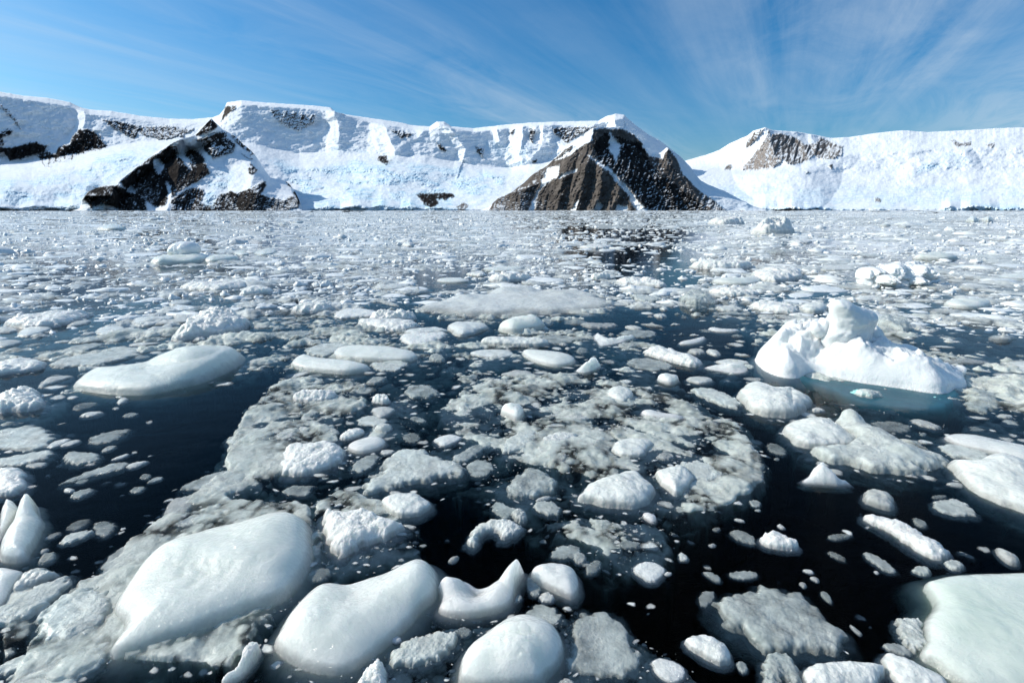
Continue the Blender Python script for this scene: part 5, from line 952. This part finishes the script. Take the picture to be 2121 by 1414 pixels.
# --- scattered lumps: dart throwing in (bearing, log distance), sizes relative to distance
rng = np.random.default_rng(21)
lmin, lmax = math.log(1.9), math.log(1250.)
def throw(k0, k1, tries, grid, pts, sep=.5):
    cs = .05
    n = tries; a = rng.uniform(A0, A1, n); l = rng.uniform(0, 1, n); l = lmin + (lmax - lmin) * l ** 1.0
    k = k0 + (k1 - k0) * rng.random(n) ** 1.5
    r = np.exp(l); k = k * np.clip((16 / r) ** .4, .3, 1); x = r * np.sin(a); y = r * np.cos(a); u, v, op, ma = masks(x, y)
    fr = sm(4., 11., r)
    big = sm(.012, .02, k)
    dens = op ** 1.3 * (.50 + .5 * fr) * (1 - .3 * ma * (k > .012))
    clump = .5 + .9 * fbm(a * 7, l * 7, 33, 3) + .9 * fr * fbm(a * 4, l * 16, 34, 3)
    ok = (rng.random(n) < dens * np.clip(clump + .22 * fr, .08, 1)) & (u > -260) & (u < 2380)
    inh = np.zeros(n, bool)
    for W in HERO:
        c = W.mean(0); R2 = ((W - c) ** 2).sum(1).max() * 1.3
        m = ok & ~inh & ((x - c[0]) ** 2 + (y - c[1]) ** 2 < R2 + (r * k) ** 2)
        if m.any(): inh[m] |= sdf(x[m], y[m], W) > -.35 * (r * k)[m]
    ok &= ~inh
    for i in np.nonzero(ok)[0]:
        gi = (int(a[i] / cs), int(l[i] / cs)); rad = k[i]; hit = False
        for da in (-1, 0, 1):
            for dl in (-1, 0, 1):
                for (pa, pl, pk) in grid.get((gi[0] + da, gi[1] + dl), ()):
                    if (pa - a[i]) ** 2 + (pl - l[i]) ** 2 < (sep * (pk + rad)) ** 2: hit = True; break
                if hit: break
            if hit: break
        if not hit:
            grid.setdefault(gi, []).append((a[i], l[i], rad)); pts.append((x[i], y[i], r[i], k[i], u[i], v[i], ma[i], op[i]))
grid = {}; PT = []
throw(.034, .06, 1500, grid, PT, .9)
throw(.016, .034, 5000, grid, PT, .85)
throw(.009, .017, 20000, grid, PT, .8)
throw(.0045, .010, 50000, grid, PT, .72)
throw(.002, .005, 70000, grid, PT, .66)
PT = np.array(PT)
# largest visible ones become pieces of their own
def rnd_poly(x, y, R, seed, el=None):
    rg = np.random.default_rng(seed); n = 8; t = np.arange(n) / n * 2 * math.pi + rg.uniform(-.2, .2, n)
    rad = R * (1 + rg.uniform(-.38, .25, n)); e = rg.uniform(.55, .95) if el is None else el; th = rg.uniform(-.6, .6)
    X = rad * np.cos(t); Y = rad * np.sin(t) * e; return np.stack([x + X * math.cos(th) - Y * math.sin(th), y + X * math.sin(th) + Y * math.cos(th)], 1)
inframe = (PT[:, 4] > 0) & (PT[:, 4] < 2121) & (PT[:, 5] < 1414) & (PT[:, 5] > 436)
showpx = PT[:, 3] ** 2 * np.minimum(1, CH / PT[:, 2]) * inframe
NIND = max(0, 296 - len(PIECES))
order = np.argsort(-showpx)[:NIND]
isind = np.zeros(len(PT), bool); isind[order] = True
for j, i in enumerate(order):
    x, y, r, k, u, v, ma_, op_ = PT[i]
    if r > 12: sty = 'srRlR'[j % 5]
    elif ma_ > .4: sty = 'wgrgc'[j % 5]
    else: sty = 'gccwg'[j % 5]
    h = r * k * {'s': .42, 'r': .45, 'R': .7, 'l': .35, 'g': .25, 'c': .2, 'w': .4}[sty] * (.45 if k > .033 else 1.) * (1. if r > 12 else .8)
    h = min(h, .22 + .3 * (j % 7 == 0))
    W = chaikin(rnd_poly(x, y, r * k * .95, 500 + i), 1); V, Fc, c, mat, inr = ice_mesh(W, h, sty, 400 + j)
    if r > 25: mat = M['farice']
    o = mesh_obj(KIND[sty], V, Fc, mat, loc=(c[0], c[1], 0), col=ice_mesh.op)
    uu, vv = to_px(W[:, 0], W[:, 1]); PIECES.append([o, None, None, sty, np.stack([uu, vv], 1), W])
# the rest: many small lumps joined in two meshes
def template(rings, segs, seed, rough=.2):
    rg = np.random.default_rng(seed); t = np.arange(segs) / segs * 2 * math.pi
    out = 1 + .24 * np.cos(2 * t + rg.uniform(0, 6)) + .2 * np.cos(3 * t + rg.uniform(0, 6)) + .14 * np.cos(5 * t + rg.uniform(0, 6)) + rg.uniform(-.1, .1, segs)
    nc = rg.integers(5, 8); ca = np.sort((np.arange(nc) + rg.uniform(-.3, .3, nc)) / nc * 2 * math.pi); cr = rg.uniform(.65, 1.3, nc)
    cx_, cy_ = cr * np.cos(ca), cr * np.sin(ca); og = np.ones(segs)
    for q in range(segs):
        for a in range(nc):
            x1, y1, x2, y2 = cx_[a], cy_[a], cx_[(a + 1) % nc], cy_[(a + 1) % nc]; dx, dy = math.cos(t[q]), math.sin(t[q]); den = dx * (y2 - y1) - dy * (x2 - x1)
            if abs(den) < 1e-6: continue
            rr0 = (x1 * (y2 - y1) - y1 * (x2 - x1)) / den; ss = (x1 * dy - y1 * dx) / den
            if rr0 > 0 and 0 <= ss <= 1: og[q] = rr0
    out = .35 * out + .65 * og
    bl = [(rg.uniform(-.6, .6), rg.uniform(-.6, .6), rg.uniform(.25, .5), rg.uniform(-.5, .9)) for _ in range(5)]
    V = [(0, 0, 1 + .2 * rg.uniform(-1, 1))]
    for j in range(1, rings + 1):
        f = j / rings * 1.18
        for q in range(segs):
            zz = math.sqrt(max(0, 1 - min(f, 1) ** 2.4)) if f <= 1 else -(f - 1) * 6
            zz += rough * rg.uniform(-1, 1) * (1 if f < .95 else .2)
            if f < .97: zz = zz * .6 + sum(w * max(0, 1 - math.hypot(out[q] * f * math.cos(t[q]) - a_, out[q] * f * math.sin(t[q]) - b_) / r_b) for a_, b_, r_b, w in bl) * (.5 + rough)
            V.append((out[q] * f * math.cos(t[q]) * (1 + rough * .2 * rg.uniform(-1, 1)), out[q] * f * math.sin(t[q]), zz))
    Fc = [(0, 1 + q, 1 + (q + 1) % segs, 1 + (q + 1) % segs) for q in range(segs)]
    for j in range(rings - 1):
        for q in range(segs): a = 1 + j * segs; Fc.append((a + q, a + segs + q, a + segs + (q + 1) % segs, a + (q + 1) % segs))
    return np.array(V), np.array(Fc)
def scatter(sel, rings, segs, name, mat, label, rough, ntmp=14, seed=0):
    rg = np.random.default_rng(seed); tm = [template(rings, segs, seed + q, rough) for q in range(ntmp)]; Vs = []; Fs = []; Cs = []; off = 0
    P = PT[sel]; ti = rg.integers(0, ntmp, len(P))
    for q in range(ntmp):
        S = P[ti == q]; n = len(S)
        if not n: continue
        TV, TF = tm[q]; th = rg.uniform(-.9, .9, n)[:, None]; R = (S[:, 2] * S[:, 3])[:, None]; e = rg.uniform(.35, .9, n)[:, None]
        hgt = R * (rg.random(n)[:, None] ** 2.2 * .62 + .09) * np.where(S[:, 3] * np.clip((S[:, 2] / 16) ** .4, 1, 3.3) > .017, .5, 1.)[:, None] * np.where(S[:, 2] < 10, .6, 1.)[:, None]
        hgt = np.minimum(hgt * np.where(S[:, 2] < 10, .55, 1.)[:, None], .10 + .5 * rg.random(n)[:, None] ** 5)
        X = TV[:, 0][None] * R; Y = TV[:, 1][None] * R * e; tx = rg.uniform(-.18, .18, n)[:, None]; ty = rg.uniform(-.18, .18, n)[:, None]
        Z = TV[:, 2][None] * hgt + X * tx * .5 + Y * ty * .5 - hgt * rg.uniform(.0, .35, n)[:, None] - (.012 * rg.random(n)[:, None] if mat is M['clear'] else 0)
        XX = X * np.cos(th) - Y * np.sin(th) + S[:, 0][:, None]; YY = X * np.sin(th) + Y * np.cos(th) + S[:, 1][:, None]
        nr_ = (len(TV) - 1) // segs; fr_ = np.concatenate([[0], np.repeat(np.arange(1, nr_ + 1) / nr_ * 1.18, segs)]); o_ = np.where(fr_ < 1, .25 + .75 * sm(1., .55, fr_), .12)
        Cs.append((o_[None] * rg.uniform(.45, 1.15, (n, 1))).reshape(-1))
        Vs.append(np.stack([XX, YY, Z], -1).reshape(-1, 3)); k = len(TV)
        Fs.append((TF[None] + (off + np.arange(n) * k)[:, None, None]).reshape(-1, 4)); off += n * k
    V = np.vstack(Vs); Fc = np.vstack(Fs)
    tri = Fc[:, 2] == Fc[:, 3]
    T3 = np.vstack([Fc[tri][:, :3], Fc[~tri][:, [0, 1, 2]], Fc[~tri][:, [0, 2, 3]]])
    o = mesh_obj(name, V, T3, mat, col=np.repeat(np.concatenate(Cs)[:, None], 4, 1)); return tag(o, label, 'brash ice', None, 'stuff')
r_ = PT[:, 2]; rest = ~isind
print('PT', len(PT), 'individual', isind.sum(), 'pieces', len(PIECES))
nearm = rest & (r_ < 14)
tiny = (PT[:, 3] < .0055) & (PT[:, 6] < .3)
rr_ = rng.random(len(PT))
scatter(nearm & (rr_ < .45) & ~(tiny & (rr_ > .04)), 5, 16, 'brash_ice', M['brash'], 'small white lumps of brash ice scattered on the near water', .10, seed=5)
scatter(nearm & (rr_ > .50) & ~((PT[:, 3] < .004) & (rr_ > .75)), 5, 16, 'brash_ice', M['clear'], 'small glassy lumps of brash ice scattered on the near water', .12, seed=35)
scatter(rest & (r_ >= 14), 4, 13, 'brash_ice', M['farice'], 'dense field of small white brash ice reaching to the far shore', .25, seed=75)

# tiny crystals added on the near slush so their faces make sun glints
n = 26000; a = rng.uniform(A0, A1, n); r = np.exp(rng.uniform(math.log(1.9), math.log(9.), n)); x = r * np.sin(a); y = r * np.cos(a); u, v, op, ma = masks(x, y)
cl = fbm(x * 3, y * 3, 51, 4, .6)
ok = (rng.random(n) < np.clip(ma * 1.1 - .15, 0, 1) * np.clip(.45 + 1.6 * cl, .02, 1)) & (u > -60) & (u < 2180)
x, y, r = x[ok], y[ok], r[ok]; n = len(x)
OV = np.array([(1, 0, 0), (-1, 0, 0), (0, 1, 0), (0, -1, 0), (0, 0, 1), (0, 0, -1)], float)
OF = np.array([(0, 2, 4), (2, 1, 4), (1, 3, 4), (3, 0, 4), (2, 0, 5), (1, 2, 5), (3, 1, 5), (0, 3, 5)])
sc = rng.uniform(.3, 1., (n, 1, 3)) * (r * rng.uniform(.0007, .0017, n))[:, None, None]
q = rng.normal(size=(n, 4)); q /= np.linalg.norm(q, axis=1)[:, None]; w_, i_, j_, k_ = q.T
RM = np.stack([1 - 2 * (j_ * j_ + k_ * k_), 2 * (i_ * j_ - k_ * w_), 2 * (i_ * k_ + j_ * w_), 2 * (i_ * j_ + k_ * w_), 1 - 2 * (i_ * i_ + k_ * k_), 2 * (j_ * k_ - i_ * w_), 2 * (i_ * k_ - j_ * w_), 2 * (j_ * k_ + i_ * w_), 1 - 2 * (i_ * i_ + j_ * j_)], -1).reshape(n, 3, 3)
CV = np.einsum('nij,nvj->nvi', RM, OV[None] * sc) + np.stack([x, y, rng.uniform(0, .012, n)], -1)[:, None]
CF = OF[None] + (np.arange(n) * 6)[:, None, None]
m, N, L, out = new_mat('glint_crystal'); p = N('BsdfPrincipled', Roughness=.12, IOR=1.31); nn_ = N('TexNoise', Scale=30.); cr = ramp(N('ValToRGB'), [(.3, (.62, .66, .62)), (.7, (.85, .87, .83))]); L(nn_.outputs['Fac'], cr.inputs[0]); L(cr.outputs[0], p.inputs['Base Color']); L(p.outputs[0], out.inputs[0])
tag(mesh_obj('added_glint_crystals', CV.reshape(-1, 3), CF.reshape(-1, 3), m, smooth=False), 'fine ice crystals added to make sun glints on the near slush', 'ice crystals', None, 'stuff')
# ------------------------------------------------------------------ names and labels
MATW = {'s': 'smooth white', 'w': 'pale wet', 'l': 'pale rounded', 'r': 'rough white', 'R': 'crumbly white', 'g': 'grey wet', 'c': 'glassy grey', 'P': 'peaked white', 'G': 'green'}
LM = [(p[2], p[4].mean(0)) for p in PIECES if p[2]]
LM += [('tall bergy bit', np.array([1780., 740])), ('ball-topped berg', np.array([380., 530])), ('lumpy berg', np.array([1860., 560]))]
used_l = set()
def shape_word(P):
    e = P.max(0) - P.min(0); r = e[0] / max(e[1], 1)
    return 'long' if r > 4 else ('oval' if r > 1.8 else 'compact')
for o, lab, short, sty, P, W in PIECES:
    if lab: tag(o, ' '.join(lab.split()[:16]), None)
    else:
        c = P.mean(0); size = (P.max(0) - P.min(0))[0]
        dd = sorted(LM, key=lambda q: math.hypot(q[1][0] - c[0], (q[1][1] - c[1]) * 1.8))[:5]
        def rel(q):
            dx, dy = c[0] - q[1][0], (c[1] - q[1][1]) * 1.8
            if abs(dx) > 2 * abs(dy): return ('right' if dx > 0 else 'left') + ' of'
            if abs(dy) > 2 * abs(dx): return 'below' if dy > 0 else 'above'
            return ('lower ' if dy > 0 else 'upper ') + ('right' if dx > 0 else 'left') + ' of'
        w = 'tiny' if size < 28 else ('small' if size < 60 else 'medium')
        cand = ['%s %s %s ice piece %s the %s' % (w, shape_word(P), MATW[sty], rel(dd[0]), dd[0][0])]
        for q in dd[1:]:
            cand.append('%s %s %s ice piece between the %s and the %s' % (w, shape_word(P), MATW[sty], dd[0][0], q[0]))
        for q in dd[1:]:
            cand.append('%s %s %s ice piece %s the %s' % (w, shape_word(P), MATW[sty], rel(q), q[0]))
        for t in cand:
            t = ' '.join(t.split()[:16])
            if t not in used_l: break
        else:
            for e in ('nearer the camera', 'farther from the camera', 'lying lowest in the water', 'standing highest'):
                t2 = ' '.join((cand[0] + ', ' + e).split()[:16])
                if t2 not in used_l: t = t2; break
        tag(o, t, None)
    used_l.add(o['label']); o['kind'] = 'thing'
    tag(o, None, {'ice_floe': 'ice floe', 'rough_ice_floe': 'ice floe', 'ice_chunk': 'ice chunk', 'ice_hummock': 'ice hummock', 'wet_ice_floe': 'ice floe', 'glassy_ice_floe': 'ice floe', 'peaked_ice_block': 'ice block', 'ice_block': 'ice block'}[o.name.split('.')[0]], 'pieces of ice floating in the bay')
